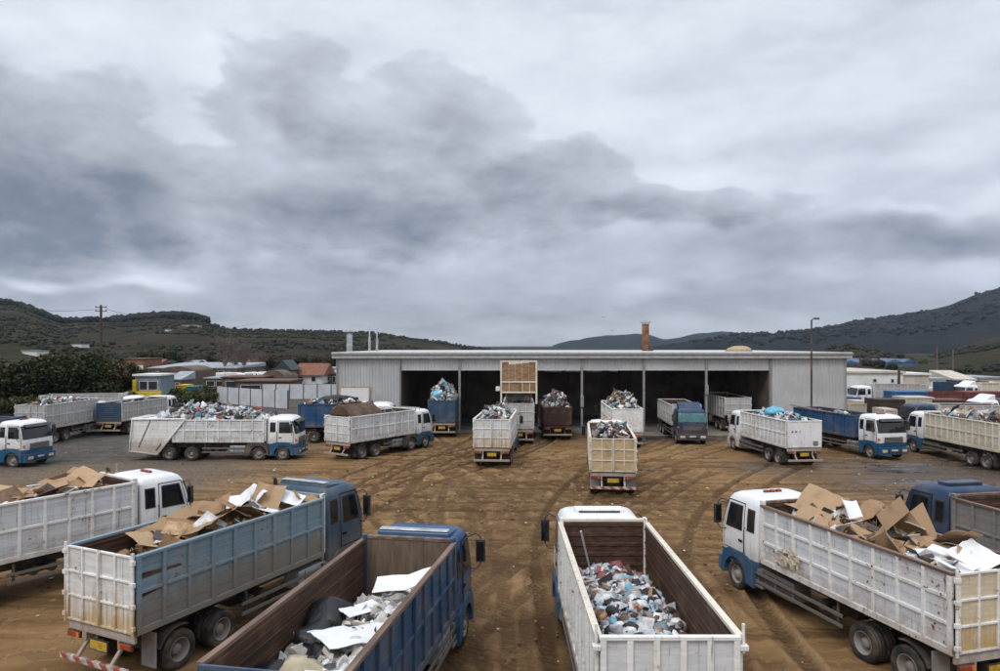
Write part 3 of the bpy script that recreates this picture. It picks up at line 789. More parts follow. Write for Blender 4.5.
def make_world():
    w = bpy.data.worlds.new('World'); sc.world = w; w.use_nodes = True
    w.cycles.sampling_method = 'MANUAL'; w.cycles.sample_map_resolution = 512
    t = w.node_tree; t.nodes.clear()
    n = N.__new__(N); n.t = t; n.coord = None
    out = n.n('ShaderNodeOutputWorld')
    sky = n.n('ShaderNodeTexSky', sky_type='NISHITA'); sky.sun_disc = False
    sky.sun_elevation = R(SUN_EL); sky.sun_rotation = R(SUN_AZ)
    bg1 = n.n('ShaderNodeBackground'); n.set(bg1.inputs[0], sky.outputs[0]); bg1.inputs[1].default_value = .08
    d = n.n('ShaderNodeTexCoord').outputs['Generated']
    s = n.n('ShaderNodeSeparateXYZ'); n.set(s.inputs[0], d)
    az = n.math('ARCTAN2', s.outputs['X'], s.outputs['Y']); el = n.math('ARCSINE', s.outputs['Z'])
    # cloud deck seen in perspective: features shrink towards the horizon
    h = n.math('ADD', n.math('MAXIMUM', s.outputs['Z'], 0), .24)
    pu, pv = n.math('DIVIDE', s.outputs['X'], h), n.math('DIVIDE', s.outputs['Y'], h)
    pc = n.n('ShaderNodeCombineXYZ'); n.set(pc.inputs[0], pu); n.set(pc.inputs[1], pv)
    p = pc.outputs[0]
    ac = n.n('ShaderNodeCombineXYZ'); n.set(ac.inputs[0], az); n.set(ac.inputs[1], n.math('MULTIPLY', el, 1.7))
    a = ac.outputs[0]
    wisp = n.noise(n.scale(p, (.75,1.05,1)), 1.7, 6, .58, .5)
    wisp2 = n.noise(n.scale(p, (.6,.9,1)), 4.0, 5, .6, .4)
    def shifted(k):
        sh = n.n('ShaderNodeVectorMath', operation='ADD'); n.set(sh.inputs[0], a); sh.inputs[1].default_value = k
        return sh.outputs[0]
    w1 = n.math('MULTIPLY', n.math('SUBTRACT', n.noise(a, 4.5, 3, .55), .5), .20)
    w2 = n.math('MULTIPLY', n.math('SUBTRACT', n.noise(shifted((7.3,2.1,5)), 5, 3, .55), .5), .12)
    azw, elw = n.math('ADD', az, w1), n.math('ADD', el, w2)
    # billows: rounded heads of cumulus from fractal cells
    vo = n.n('ShaderNodeTexVoronoi', feature='F1', normalize=True); n.set(vo.inputs['Vector'], n.scale(shifted((.3,1.7,0)), (1,1.15,1)))
    vo.inputs['Scale'].default_value = 7.5; vo.inputs['Detail'].default_value = 2.5; vo.inputs['Roughness'].default_value = .5; pass
    lump = n.math('SUBTRACT', .36, vo.outputs['Distance'])
    fluff = n.math('SUBTRACT', n.noise(a, 9, 6, .62, .2), .5)
    def ell(x, y, sx, sy):
        A = math.atan2(x-500, F); E = math.atan2(345-y, math.hypot(F, x-500))
        u = n.math('DIVIDE', n.math('SUBTRACT', azw, A), sx/F*math.cos(A)**2); v = n.math('DIVIDE', n.math('SUBTRACT', elw, E), sy/F*math.cos(E)**2)
        return n.math('ADD', n.math('MULTIPLY', u, u), n.math('MULTIPLY', v, v))
    # heaped clouds: (x, y, half width, half height) in the photograph's pixel scale turned into bearing and elevation
    Fm = None
    for x, y, sx, sy in HEAPS:
        f = n.math('SUBTRACT', 1, n.math('SQRT', ell(x, y, sx, sy)))
        if Fm is None: Fm = f
        else:
            q = n.n('ShaderNodeMath', operation='SMOOTH_MAX'); n.set(q.inputs[0], Fm); n.set(q.inputs[1], f); q.inputs[2].default_value = .25; Fm = q.outputs[0]
    F2 = n.math('ADD', n.math('ADD', Fm, n.math('MULTIPLY', lump, LUMP)), n.math('MULTIPLY', fluff, FLUFF))
    hi_ = n.step(elw, .13, .25); mask = n.math('ADD', n.math('MULTIPLY', n.step(F2, -.40, .50), n.math('SUBTRACT', 1, hi_)), n.math('MULTIPLY', n.step(F2, -.10, .15), hi_)); core = n.step(F2, .0, 1.1)
    den = n.math('MULTIPLY', mask, n.math('ADD', n.math('ADD', .22, n.math('MULTIPLY', core, .22)), n.math('MULTIPLY', n.step(elw, .36, .15), .13)))
    den = n.math('ADD', den, n.math('MULTIPLY', n.math('MULTIPLY', n.math('MULTIPLY', lump, mask), -1), .36))      # lit heads, shaded creases
    v2 = n.n('ShaderNodeTexVoronoi', feature='F1', normalize=True); n.set(v2.inputs['Vector'], n.scale(shifted((4.1,.6,0)), (.7,1.2,1)))
    v2.inputs['Scale'].default_value = 6.5; v2.inputs['Detail'].default_value = 3.5; v2.inputs['Roughness'].default_value = .5
    den = n.math('ADD', den, n.math('MULTIPLY', n.math('SUBTRACT', v2.outputs['Distance'], .34), .75))
    tot = None
    for x, y, sx, sy, wt in CLOUDS:
        g = n.math('MULTIPLY', n.math('POWER', 2.718, n.math('MULTIPLY', n.math('POWER', ell(x, y, sx, sy), 1.2), -1)), wt)
        tot = g if tot is None else n.math('ADD', tot, g)
    den = n.math('ADD', den, tot)
    den = n.math('ADD', den, n.math('MULTIPLY', n.math('SUBTRACT', wisp, .5), .55))
    den = n.math('ADD', den, n.math('MULTIPLY', n.math('SUBTRACT', wisp2, .5), .16))
    den = n.math('ADD', den, n.math('MULTIPLY', fluff, .40))
    den = n.math('ADD', den, n.math('MULTIPLY', n.step(el, .24, .03), .40))
    den = n.math('ADD', den, .27)
    cr = n.n('ShaderNodeValToRGB'); n.set(cr.inputs[0], n.math('MULTIPLY', den, .8))
    e = cr.color_ramp.elements
    e[0].position, e[0].color = 0, (.66,.705,.765,1)
    e[1].position, e[1].color = 1, (.085,.10,.135,1)
    for ps, c in ((.22,(.575,.615,.68,1)),(.42,(.475,.505,.575,1)),(.62,(.375,.395,.45,1)),(.80,(.275,.29,.335,1)),(1.0,(.15,.175,.222,1))):
        q = e.new(ps*.8); q.color = c
    up = n.math('ADD', n.math('MULTIPLY', n.step(el, .45, 1.2), ZENITH), SKY_K)      # overcast skies are brightest overhead
    bg2 = n.n('ShaderNodeBackground'); n.set(bg2.inputs[0], cr.outputs[0]); n.set(bg2.inputs[1], up)
    mx = n.n('ShaderNodeMixShader'); mx.inputs[0].default_value = .94
    n.t.links.new(bg1.outputs[0], mx.inputs[1]); n.t.links.new(bg2.outputs[0], mx.inputs[2]); n.t.links.new(mx.outputs[0], out.inputs[0])
make_world()

# ------------------------------------------------------------------ ground
GX = .11
def make_ground():
    far = [48*1.09**i for i in range(1,53)]; far = [x for x in far if x < 4300]+[4300]
    xs = np.array([-x for x in far[::-1]]+list(np.arange(-48,48.01,GX))+far)
    ys = np.array(list(np.linspace(-250,7.5,14))+list(np.arange(8,66,GX))+[66*1.075**i for i in range(0,57) if 66*1.075**i < 4000]+[4000])
    X, Y = np.meshgrid(xs, ys)
    near = np.clip((70-np.hypot(np.abs(X)*.7,Y))/6,0,1)
    Z = (fbm(X*.16,Y*.16,3,3)-.5)*.20 + (fbm(X*.9,Y*.9,5,3)-.5)*.07
    nx, ny = len(xs), len(ys); i0 = int(np.argmin(abs(xs+48))); j0 = int(np.argmin(abs(ys-8)))
    rut = np.zeros_like(X); hgt = np.zeros_like(X)
    rnd = random.Random(11)
    paths = []
    def bez(p0,p1,p2,p3,n=520):
        t = np.linspace(0,1,n)[:,None]; p = [np.array(q,float) for q in (p0,p1,p2,p3)]
        return (1-t)**3*p[0]+3*(1-t)**2*t*p[1]+3*(1-t)*t*t*p[2]+t**3*p[3]
    for b in BAYS:                                  # out of each bay and across the yard
        for k in range(2):
            tx = rnd.uniform(-14,18); paths.append(bez((b+rnd.uniform(-.8,.8),66),(b,52),(tx,46+rnd.uniform(-6,4)),(tx+rnd.uniform(-12,12),24+rnd.uniform(-4,10))))
    for k in range(19):                             # broad sweeps across
        y = rnd.uniform(25,50); paths.append(bez((-40,y+rnd.uniform(-5,8)),(-14,y+rnd.uniform(-2,2)),(14,y+rnd.uniform(-2,2)),(42,y+rnd.uniform(-6,8))))
    for x in (-.4,.15,.6,1.3): paths.append(bez((x-.3,8),(x,18),(x+.4,25),(x+rnd.uniform(-3,3),44)))
    for k in range(13): 
        x = rnd.uniform(-5,8); paths.append(bez((x,9),(x+rnd.uniform(-1,1),20),(x+rnd.uniform(-8,8),30),(x+rnd.uniform(-22,22),36+rnd.uniform(0,12))))
    for pth in paths:
        d = np.gradient(pth, axis=0); d /= np.linalg.norm(d,axis=1)[:,None]+1e-9; nrm = np.stack([-d[:,1],d[:,0]],1)
        dep = rnd.uniform(.35,1)
        for off in (-.95,.95):
            q = pth+nrm*off
            for (px,py) in q:
                i = i0+int((px+48)/GX); j = j0+int((py-8)/GX); r_ = 6
                if not (i0+r_ < i < nx-len(far)-r_-1 and j0+r_ < j < j0+int(57/GX)): continue
                sl = (slice(j-r_,j+r_+1),slice(i-r_,i+r_+1))
                dd = np.hypot(X[sl]-px,Y[sl]-py)
                rut[sl] = np.maximum(rut[sl], dep*np.clip((.30-dd)/.12,0,1))
                hgt[sl] = np.maximum(hgt[sl], dep*np.clip(1-np.abs(dd-.39)/.13,0,1))
    tread = .5+.5*np.sin((X*1.7+Y*2.3)*9)
    Z = Z - rut*(.08+.03*tread)*(1+.5*(Y<32)) + hgt*(1-rut)*.06*(1+.5*(Y<32)) + (fbm(X*2.6,Y*2.6,9,3)-.5)*.065
    Z *= near
    # flat under the shed slab
    shed = (X > -17) & (X < 35) & (Y > 61.5)
    Z = np.where(shed, -.04, Z)
    gravel = .8*np.clip((-15-X)/7+ (Y-38)/12 + (fbm(X*.12,Y*.12,21,3)-.5)*3,0,1)*np.clip((-13-X)/6,0,1)*np.clip((Y-31)/6,0,1)
    asph = .85*np.clip((-19-X)/5,0,1)*np.clip((Y-44)/5+(fbm(X*.15,Y*.15,31,3)-.5)*2,0,1)
    wet = np.clip(1.35-np.hypot((X-28)/9.5,(Y-44)/7.0)+(fbm(X*.22,Y*.22,41,3)-.5)*1.3,0,1)
    wet = np.maximum(wet, .75*np.clip((Y-56)/4,0,1)*np.clip((Y<140)*1.0,0,1)*np.clip((X+12)/4,0,1)*np.clip((fbm(X*.2,Y*.2,51,3)-.28)*3,0,1))
    yard = np.clip((135-Y)/30,0,1)*np.clip((90-np.abs(X))/20,0,1)
    m = bpy.data.meshes.new('ground')
    idx = np.arange(nx*ny).reshape(ny,nx)
    quads = np.stack([idx[:-1,:-1],idx[:-1,1:],idx[1:,1:],idx[1:,:-1]],-1).reshape(-1,4)
    m.vertices.add(nx*ny); m.vertices.foreach_set('co', np.stack([X,Y,Z],-1).astype(np.float32).ravel())
    m.loops.add(quads.size); m.loops.foreach_set('vertex_index', quads.astype(np.int32).ravel())
    m.polygons.add(len(quads)); m.polygons.foreach_set('loop_start', np.arange(0,quads.size,4,dtype=np.int32)); 
    m.polygons.foreach_set('use_smooth', np.ones(len(quads),dtype=bool))
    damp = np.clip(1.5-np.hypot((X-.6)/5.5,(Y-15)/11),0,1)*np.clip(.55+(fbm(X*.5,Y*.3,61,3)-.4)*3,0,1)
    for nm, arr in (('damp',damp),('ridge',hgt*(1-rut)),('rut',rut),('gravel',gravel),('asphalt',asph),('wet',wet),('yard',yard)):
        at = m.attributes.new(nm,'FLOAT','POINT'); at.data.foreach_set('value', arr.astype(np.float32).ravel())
    m.update(); m.validate()
    n = N('yard_mud'); p = n.world()
    a = n.noise(p,.16,5,.6,.6); b = n.noise(p,.9,6,.65,.4); c = n.noise(p,6,5,.65)
    e = n.noise(n.scale(p,(.16,1.1,1)),.55,6,.62,.8)                 # mud dragged sideways by turning wheels
    cr = n.noise(n.scale(p,(.5,1,1)),1.7,6,.7,1.6)
    col = n.mix(n.step(a,.35,.65),(.165,.092,.040),(.265,.158,.072))
    col = n.mix(n.math('MULTIPLY',n.step(e,.5,.66),.75),col,(.085,.047,.02))
    col = n.mix(n.math('MULTIPLY',n.step(e,.46,.34),.6),col,(.30,.185,.085))
    col = n.mix(n.math('MULTIPLY',n.step(b,.54,.70),.6),col,(.10,.056,.025))
    col = n.mix(n.math('MULTIPLY',n.step(cr,.60,.68),.7),col,(.36,.235,.125))
    col = n.mix(n.math('MULTIPLY',n.step(cr,.40,.34),.5),col,(.06,.034,.016))
    col = n.mix(n.math('MULTIPLY',n.attr('rut'),.7),col,(.07,.04,.019))
    sp = n.n('ShaderNodeTexVoronoi'); n.set(sp.inputs['Vector'],p); sp.inputs['Scale'].default_value = 3.1
    peb = n.math('MULTIPLY',n.step(sp.outputs['Distance'],.17,.10),n.step(b,.45,.6))
    col = n.mix(n.math('MULTIPLY',peb,.6),col,(.33,.24,.15))
    wv = n.n('ShaderNodeTexWave',wave_type='BANDS',bands_direction='DIAGONAL'); n.set(wv.inputs['Vector'],n.scale(p,(1,1.6,0))); wv.inputs['Scale'].default_value = 1.5; wv.inputs['Distortion'].default_value = 5
    tr = n.math('MULTIPLY',n.attr('rut'),n.step(wv.outputs['Fac'],.45,.6)); col = n.mix(n.math('MULTIPLY',tr,.55),col,(.045,.025,.012))
    col = n.mix(n.math('MULTIPLY',n.attr('ridge'),n.math('MULTIPLY',n.step(b,.40,.58),.75)),col,(.33,.215,.115))
    vr = n.n('ShaderNodeTexVoronoi',feature='DISTANCE_TO_EDGE'); vv = n.n('ShaderNodeVectorMath',operation='ADD'); ns = n.n('ShaderNodeTexNoise'); n.set(ns.inputs['Vector'],p); ns.inputs['Scale'].default_value = 1.3; ns.inputs['Detail'].default_value = 4
    n.set(vv.inputs[0],n.scale(p,(.8,1,1))); n.set(vv.inputs[1],n.scale(ns.outputs['Color'],(1.6,1.6,0))); n.set(vr.inputs['Vector'],vv.outputs[0]); vr.inputs['Scale'].default_value = .95
    ck = n.math('MULTIPLY',n.step(vr.outputs['Distance'],.05,.015),n.step(n.noise(p,.5,4,.6),.46,.58))
    col = n.mix(n.math('MULTIPLY',ck,.28),col,(.38,.25,.13)); ck2 = n.math('MULTIPLY',n.step(vr.outputs['Distance'],.10,.06),n.step(n.noise(p,.5,4,.6),.46,.58))
    col = n.mix(n.math('MULTIPLY',n.math('SUBTRACT',ck2,ck,True),.22),col,(.06,.035,.017))
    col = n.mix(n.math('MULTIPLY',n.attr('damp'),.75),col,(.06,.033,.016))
    g = n.noise(p,9,3,.7)
    grav = n.mix(n.step(g,.35,.65),(.085,.068,.052),(.19,.16,.128)); grav = n.mix(n.math('MULTIPLY',n.step(b,.45,.7),.5),grav,(.13,.10,.07))
    asp = n.mix(n.step(b,.35,.7),(.062,.06,.058),(.115,.105,.094))
    wetc = n.mix(n.step(b,.35,.65),(.035,.025,.019),(.07,.05,.034))
    field = n.mix(n.step(n.noise(p,.03,5,.6),.4,.6),(.022,.026,.010),(.042,.034,.02))
    col = n.mix(n.attr('gravel'),col,grav); col = n.mix(n.attr('asphalt'),col,asp)
    wf = n.attr('wet'); col = n.mix(n.math('MULTIPLY',wf,.85),col,wetc)
    col = n.mix(n.attr('yard'),field,col)
    pud = n.math('MULTIPLY',n.step(wf,.35,.75),n.step(n.noise(n.scale(p,(.5,1,1)),.45,4,.55,.6),.50,.56))
    col = n.mix(n.math('MULTIPLY',pud,.5),col,(.05,.045,.042))
    n.set(n.b.inputs['Roughness'], n.math('SUBTRACT',.88,n.math('ADD',n.math('MULTIPLY',pud,.76),n.math('MULTIPLY',n.math('MULTIPLY',wf,n.math('SUBTRACT',1,pud)),.3))))
    n.set(n.b.inputs['Base Color'],col); n.set(n.b.inputs['Specular IOR Level'], n.math('ADD', .08, n.math('MULTIPLY', wf, .4)))
    h = n.math('ADD',n.math('MULTIPLY',c,.5),n.math('ADD',n.math('MULTIPLY',cr,.9),n.math('MULTIPLY',b,.9)))
    n.bump(n.math('MULTIPLY',h,n.math('SUBTRACT',1,n.math('MULTIPLY',pud,.97))),1.0,.10)
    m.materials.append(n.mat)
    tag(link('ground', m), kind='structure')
BAYS = [-6.7,-1,4.9,10.7,16.6,22.7]
make_ground()

# ------------------------------------------------------------------ hills
def hill_mat(name, cols, green, scl, bump=1.0, bands=0.0, ground_tone=None):
    n = N(name); p = n.world()
    a = n.noise(p,scl,6,.6,.5); b = n.noise(p,scl*6,6,.65,.3); c = n.noise(p,scl*30,4,.7)
    col = n.mix(n.step(a,.38,.62),cols[0],cols[1])
    if bands:
        w = n.noise(n.scale(p,(.22,.6,4.2)),bands,5,.6,.9)
        col = n.mix(n.math('MULTIPLY',n.step(w,.5,.64),.7),col,green); col = n.mix(n.math('MULTIPLY',n.step(w,.44,.36),.6),col,cols[2])
    col = n.mix(n.math('MULTIPLY',n.step(b,.52,.66),.75),col,cols[2])
    col = n.mix(n.math('MULTIPLY',n.step(c,.5,.66),.5),col,tuple(x*.55 for x in cols[0]))
    n.bump(n.math('ADD',b,n.math('MULTIPLY',c,.5)),bump,6)
    return n.out(col,.95,0,.1)
def interp(pts, t):
    xs = [p[0] for p in pts]; ys = [p[1] for p in pts]
    return np.interp(t, xs, ys)
HILLS = {}
def hill(name, sil, Y0, Yr, Yb, mat, rough, seed, nx=260, ny=70, pw=1.15):
    """a real hill: rises from depth Y0 to its ridge at Yr and falls away behind to Yb; sil = ridge points (bearing, height)"""
    x0, x1 = sil[0][0], sil[-1][0]
    def hz(t, Y):       # t = X/Y bearing
        # taper off at the ends
        px = t*F+500
        top = CAMZ+(345-interp(sil,px))/F*Yr
        s = np.clip((Y-Y0)/(Yr-Y0),0,1)**pw; bk = np.clip((Yb-Y)/(Yb-Yr),0,1)
        e = np.clip((px-x0)/60,0,1)*np.clip((x1-px)/60,0,1)
        z = top*s*np.where(Y > Yr, bk**1.3, 1)*e
        nz = (fbm(t*Yr/140,Y/140,seed,4)-.5)*rough*np.clip(s*(1-s)*5,0,1) + (fbm(t*Yr/26,Y/26,seed+3,3)-.5)*rough*.16*np.clip(s*3,0,1)
        return z+nz*e-1.2*(1-np.clip(s*12,0,1))
    ts = (np.linspace(x0,x1,nx)-500)/F
    yv = np.concatenate([np.linspace(Y0,Yr,ny),np.linspace(Yr,Yb,12)[1:]])
    T, Y = np.meshgrid(ts,yv); Z = hz(T,Y); X = T*Y
    idx = np.arange(T.size).reshape(T.shape)
    q = np.stack([idx[:-1,:-1],idx[:-1,1:],idx[1:,1:],idx[1:,:-1]],-1).reshape(-1,4)
    me = bpy.data.meshes.new(name); me.from_pydata(np.stack([X,Y,Z],-1).reshape(-1,3).tolist(),[],q.tolist())
    me.polygons.foreach_set('use_smooth',[True]*len(me.polygons)); me.materials.append(mat)
    tag(link(name,me),kind='structure')
    HILLS[name] = (hz,Y0,Yr,x0,x1)
    return hz
def scrub(hname, name, n, size, cols, seed, px=(None,None), srange=(0,1), clump=.5):
    hz, Y0, Yr, x0, x1 = HILLS[hname]; rnd = random.Random(seed); m = MB()
    a, b = px[0] if px[0] is not None else x0, px[1] if px[1] is not None else x1
    k = 0; tries = 0
    while k < n and tries < n*12:
        tries += 1
        t = (rnd.uniform(a,b)-500)/F; Y = Y0+(Yr-Y0)*(srange[0]+(srange[1]-srange[0])*rnd.random()**.8)
        if clump and float(fbm(np.array([t*Y/60.]),np.array([Y/60.]),seed,3)[0]) < clump: continue
        k += 1
        z = float(hz(np.array([t]),np.array([Y]))[0]); s = size*rnd.uniform(.5,1.5); c = rnd.choice(cols); v = rnd.uniform(.7,1.3)
        bv, bf = ico(1); o = rnd.uniform(0,99)
        vs = [(t*Y+p.x*s*(1+.5*mnoise.noise(p*2+Vector((o,0,0)))), Y+p.y*s, z+s*.45+p.z*s*.75*(1+.6*mnoise.noise(p*2+Vector((0,o,0))))) for p in bv]
        m.add(vs,bf,0,tuple(x*v for x in c))
    o = m.build(name,M['scrub']); tag(o,kind='stuff')
M['scrub'] = colattr('scrub_leaves',.9,.35)
hill('far_ridge',[(400,360),(500,356),(542,353),(556,345),(572,341),(590,337.5),(605,335.5),(620,335),(636,333.5),(650,335),(664,339.5),(680,337.5),(695,333.5),(708,333),(722,331),(735,332.5),(748,336),(765,338),(790,336),(830,336),(900,340),(1000,345),(1080,350)],
     1900,2900,3900,hill_mat('far_ridge_scrub',((.010,.014,.02),(.016,.02,.025),(.007,.010,.015)),(.03,.04,.02),.004,.9),26,5,200,50)
hill('mountain',[(600,362),(660,354),(690,347),(720,340.5),(745,337.5),(762,336.5),(790,334),(812,331),(830,327.5),(850,322),(868,319.5),(888,318.5),(905,316.5),(920,312),(935,309),(955,303),(972,296.5),(986,291),(1000,288),(1040,281),(1120,276),(1250,285),(1400,310),(1500,340)],
     640,1650,2600,hill_mat('mountain_scrub',((.011,.014,.016),(.018,.020,.020),(.006,.009,.011)),(.03,.04,.02),.006,1.0),46,9,300,80)
hill('brown_hill',[(760,366),(800,357),(822,351),(838,346.5),(850,345.5),(862,347.5),(876,351.5),(890,356),(910,361),(940,365),(980,370)],
     190,520,760,hill_mat('brown_hill_grass',((.035,.032,.015),(.06,.044,.024),(.018,.02,.01)),(.026,.03,.013),.02,.8,.02),6,13,120,50)
hill('green_slope',[(850,372),(900,364),(930,357),(952,350),(975,343),(1000,335),(1040,322),(1100,305),(1200,290),(1400,290),(1500,330)],
     150,560,900,hill_mat('green_slope_grass',((.04,.041,.018),(.06,.048,.026),(.018,.021,.010)),(.034,.041,.014),.018,.9,.022),8,17,200,60)
hill('valley_hill',[(-420,330),(-250,292),(-120,293),(-60,297),(0,304),(12,305),(22,307),(36,313),(48,318),(62,323),(78,322),(100,322),(120,321),(140,319),(160,317.5),(180,317.5),(198,319),(210,323),(225,327.5),(250,329.5),(280,330.5),(310,331),(340,331.5),(370,333),(400,337),(430,340.5),(455,344),(480,348),(505,352),(540,356),(600,362)],
     150,640,1000,hill_mat('valley_hill_fields',((.032,.031,.016),(.07,.05,.03),(.014,.016,.009)),(.032,.042,.014),.014,1.0,.018),10,21,360,90)
scrub('valley_hill','hillside_scrub',4200,1.15,[(.016,.02,.008),(.024,.027,.011),(.034,.028,.017),(.02,.018,.011)],31,(-60,520),(.06,1.0),.47)
scrub('valley_hill','ridge_wood',900,3.4,[(.006,.008,.005),(.008,.010,.006)],32,(112,206),(.93,1.01),0)
scrub('valley_hill','ridge_scrub',260,3.4,[(.010,.012,.007),(.014,.014,.009)],33,(-10,110),(.9,1.0),.45)
scrub('green_slope','slope_scrub',1300,1.0,[(.013,.015,.008),(.02,.02,.011),(.026,.022,.014)],34,(880,1080),(.03,1.0),.5)
scrub('brown_hill','knoll_scrub',220,1.8,[(.014,.016,.008),(.026,.022,.013)],35,(790,960),(.1,1.0),.5)
scrub('mountain','mountain_scrub',2200,3.4,[(.010,.013,.012),(.014,.016,.014)],36,(690,1060),(.35,1.0),.48)

# ------------------------------------------------------------------ trees
def leaf_mat(name, a, b):
    n = N(name); v = n.obj(); c = n.attr('col','Color')
    f = n.noise(v,.8,3,.6)
    col = n.mix(n.step(f,.35,.65),a,b); mm = n.n('ShaderNodeMix',data_type='RGBA',blend_type='MULTIPLY'); n.set(mm.inputs['Factor'],1); n.set(mm.inputs['A'],col); n.set(mm.inputs['B'],c)
    return n.out(mm.outputs['Result'],.75,0,.25)
M['bark'] = plain('tree_bark',(.07,.05,.036),.9,0,.35,4)
M['bark_grey'] = plain('bare_branch_bark',(.15,.115,.09),.9,0,.3,4)
M['leaf_dark'] = leaf_mat('dark_evergreen_leaf',(.026,.032,.011),(.05,.05,.018))
M['leaf_mid'] = leaf_mat('olive_leaf',(.04,.048,.014),(.075,.068,.024))
M['leaf_brown'] = leaf_mat('russet_leaf',(.05,.038,.017),(.085,.058,.028))
def tree_proto(name, h, rx, rz, seed, leaf, n=2600, clumps=16, leaf_s=.42, bare=False):
    rnd = random.Random(seed); root = empty(name,(0,0,0))
    t = MB(); base = h-rz*1.5; tips = []
    t.tube([(0,0,-.1),(.1,.05,base*.5),(.05*h,.02*h,base+rz*.2)],.035*h,9,0,None,None,.02*h)
    cl = []
    for k in range(clumps):
        a = rnd.uniform(0,6.28); el = rnd.uniform(-.5,1.0); rr = rnd.uniform(.45,.95)
        c = Vector((rx*rr*math.cos(a)*math.cos(el), rx*rr*math.sin(a)*math.cos(el), h-rz+rz*rr*math.sin(el)*.95))
        cl.append((c, rnd.uniform(.18,.40)*rx, rnd.uniform(.6,1.5)))
        mid = Vector((c.x*.45,c.y*.45,base+(c.z-base)*.55))
        t.tube([(.03*h,.01*h,base*.75),mid,c],.014*h,6,0,None,None,.004*h)
        if bare:
            for q in range(7):
                e = c+Vector((rnd.gauss(0,.35)*rx,rnd.gauss(0,.35)*rx,rnd.uniform(.05,.6)*rz)); t.tube([mid.lerp(c,rnd.uniform(.3,1)),(mid+e)/2+Vector((0,0,.15)),e],.0055*h,4,0,None,None,.0015*h)
    t.build('trunk',M['bark_grey'] if bare else M['bark'],root)
    if not bare:
        m = MB()
        for i in range(n):
            c, r_, v = cl[i % len(cl)]; d_ = Vector((rnd.gauss(0,1),rnd.gauss(0,1),rnd.gauss(0,1))).normalized()*r_*rnd.random()**.33
            p = c+Vector((d_.x,d_.y,d_.z*.72)); s = leaf_s*rnd.uniform(.5,1.3); vv = v*rnd.uniform(.65,1.35)
            mx = Matrix.Translation(p) @ rot(rnd)
            m.add([(-s,0,0),(0,-s*.45,.1*s),(s,0,0),(0,s*.45,-.1*s)],[(0,1,2,3)],0,(vv,vv,vv*rnd.uniform(.8,1.1)),False,mx)
        m.build('crown',leaf,root)
    return root
def put(proto, used, x, y, z, s, rz, label, cat, group):
    o = proto if not used.get(proto) else copy_tree(proto); used[proto] = True
    o.location = (x,y,z); o.scale = (s,s,s*random.uniform(.9,1.1)); o.rotation_euler = (0,0,rz)
    return tag(o,label,cat,group)
random.seed(5)
# ------------------------------------------------------------------ foreground trucks
TA = truck('white tipper facing away with ribbed brown interior half full of mixed rubbish bags', (2.93,11.75), 0, 7.55, 3.29, 'white','rust','white_clean','blue_trim',gate='posts',cab_h=3.36,deflector='bar',top_m='cream',post=.62,rails=0)
TB = truck('dark blue tipper with plain tan headboard, loaded with white boards and black bags', (-3.62,10.69), 9.8, 7.2, 3.2, 'blue','rust','blue_cab','blue_trim',gate='sheet',cab_h=3.22,deflector='lip',ribs='v',top_m='toprail',post=.72,rails=1)
TC = truck('light blue sided tipper with rusty white rear doors and a heap of flattened cardboard', (-9.85,16.75), 24.5, 6.95, 3.25, 'white','rust','slate_cab','slate_cab',side='ltblue',gate='doors',gate_m='stained',cab_h=3.5,deflector='lip',hazard=True,stack=True,top_m='ltblue')
TD = truck('white sided tipper with white cab and dented cartons, beside the light blue truck', (-18.7,19.6), 34, 7.5, 3.25, 'white','rust','white_clean','blue_trim',gate='doors',cab_h=3.32,beacon='lamp_red',stack=True,rails=1)
TE = truck('white tipper with white and blue cab, its body heaped with torn cardboard boxes', (11.37,15.53), -15.2, 6.85, 3.2, 'white','rust','white_clean','blue_trim',gate='plydoors',panel_m='tan_panel',cab_h=3.3,beacon='lamp_red',rails=2,top_m='toprail',hazard=True)
TF = truck('dark blue cab tipper with grey brown slatted body, beside the cardboard truck', (17.75,16.2), -11, 7.0, 3.2, 'grey','rust','navy','navy',gate='slats',cab_h=3.4,deflector='bar',rails=1,top_m='toprail')

# ------------------------------------------------------------------ middle rows
TG = truck('cream tipper with plywood rear doors driving across the open yard', (6.17,37.1), 6.5, 7.3, 3.2, 'cream','rust','white_clean','blue_trim',gate='plydoors',panel_m='ply',cab_h=3.3,beacon='lamp_amber',hazard=True,side='cream')
TH = truck('white tipper with rust streaked rear doors heaped with red and white rubbish', (-.55,45.9), 5, 6.6, 3.3, 'white','rust','white_clean','blue_trim',gate='doors',gate_m='stained',cab_h=3.1,deflector='rack')
TI = truck('white truck under a raised plywood backed hopper at the shed mouth', (1.55,56.0), 1, 5.6, 3.5, 'grey_white','rust','white_clean','blue_trim',gate='doors',cab_h=3.1)
TJ = truck('dark brown slatted tailgate tipper backed out of the shed bay', (5.0,59.0), 0, 6.6, 2.9, 'brown','rust','blue_cab','blue_trim',gate='slats',gate_m='brown',cab_h=3.0)
TK = truck('cream white tipper piled high with rubbish, behind the plywood door truck', (10.1,54.0), 2, 7.0, 3.25, 'white','rust','blue_cab','blue_trim',gate='sheet',cab_h=3.2)
TL = truck('dark blue truck with tinted windscreen facing out of a shed bay', (16.5,65.7), 183.2, 7.0, 3.1, 'grey_white','rust','navy','navy',gate='sheet',cab_h=2.95,deflector='tall',screen='glass_green')
TM = truck('grey bodied truck parked in the shadow inside the shed', (22.6,64.6), 0, 6.5, 3.3, 'grey_white','rust','navy','navy',gate='doors',cab_h=3.0)
TN = truck('white tipper with blue bag on its load near the right shed wall', (20.54,45.9), -6, 6.8, 3.2, 'white','rust','white_clean','white_clean',gate='sheet',gate_m='white_clean',panel_m='grey',cab_h=3.15,beacon=None,post=.6,rails=1)
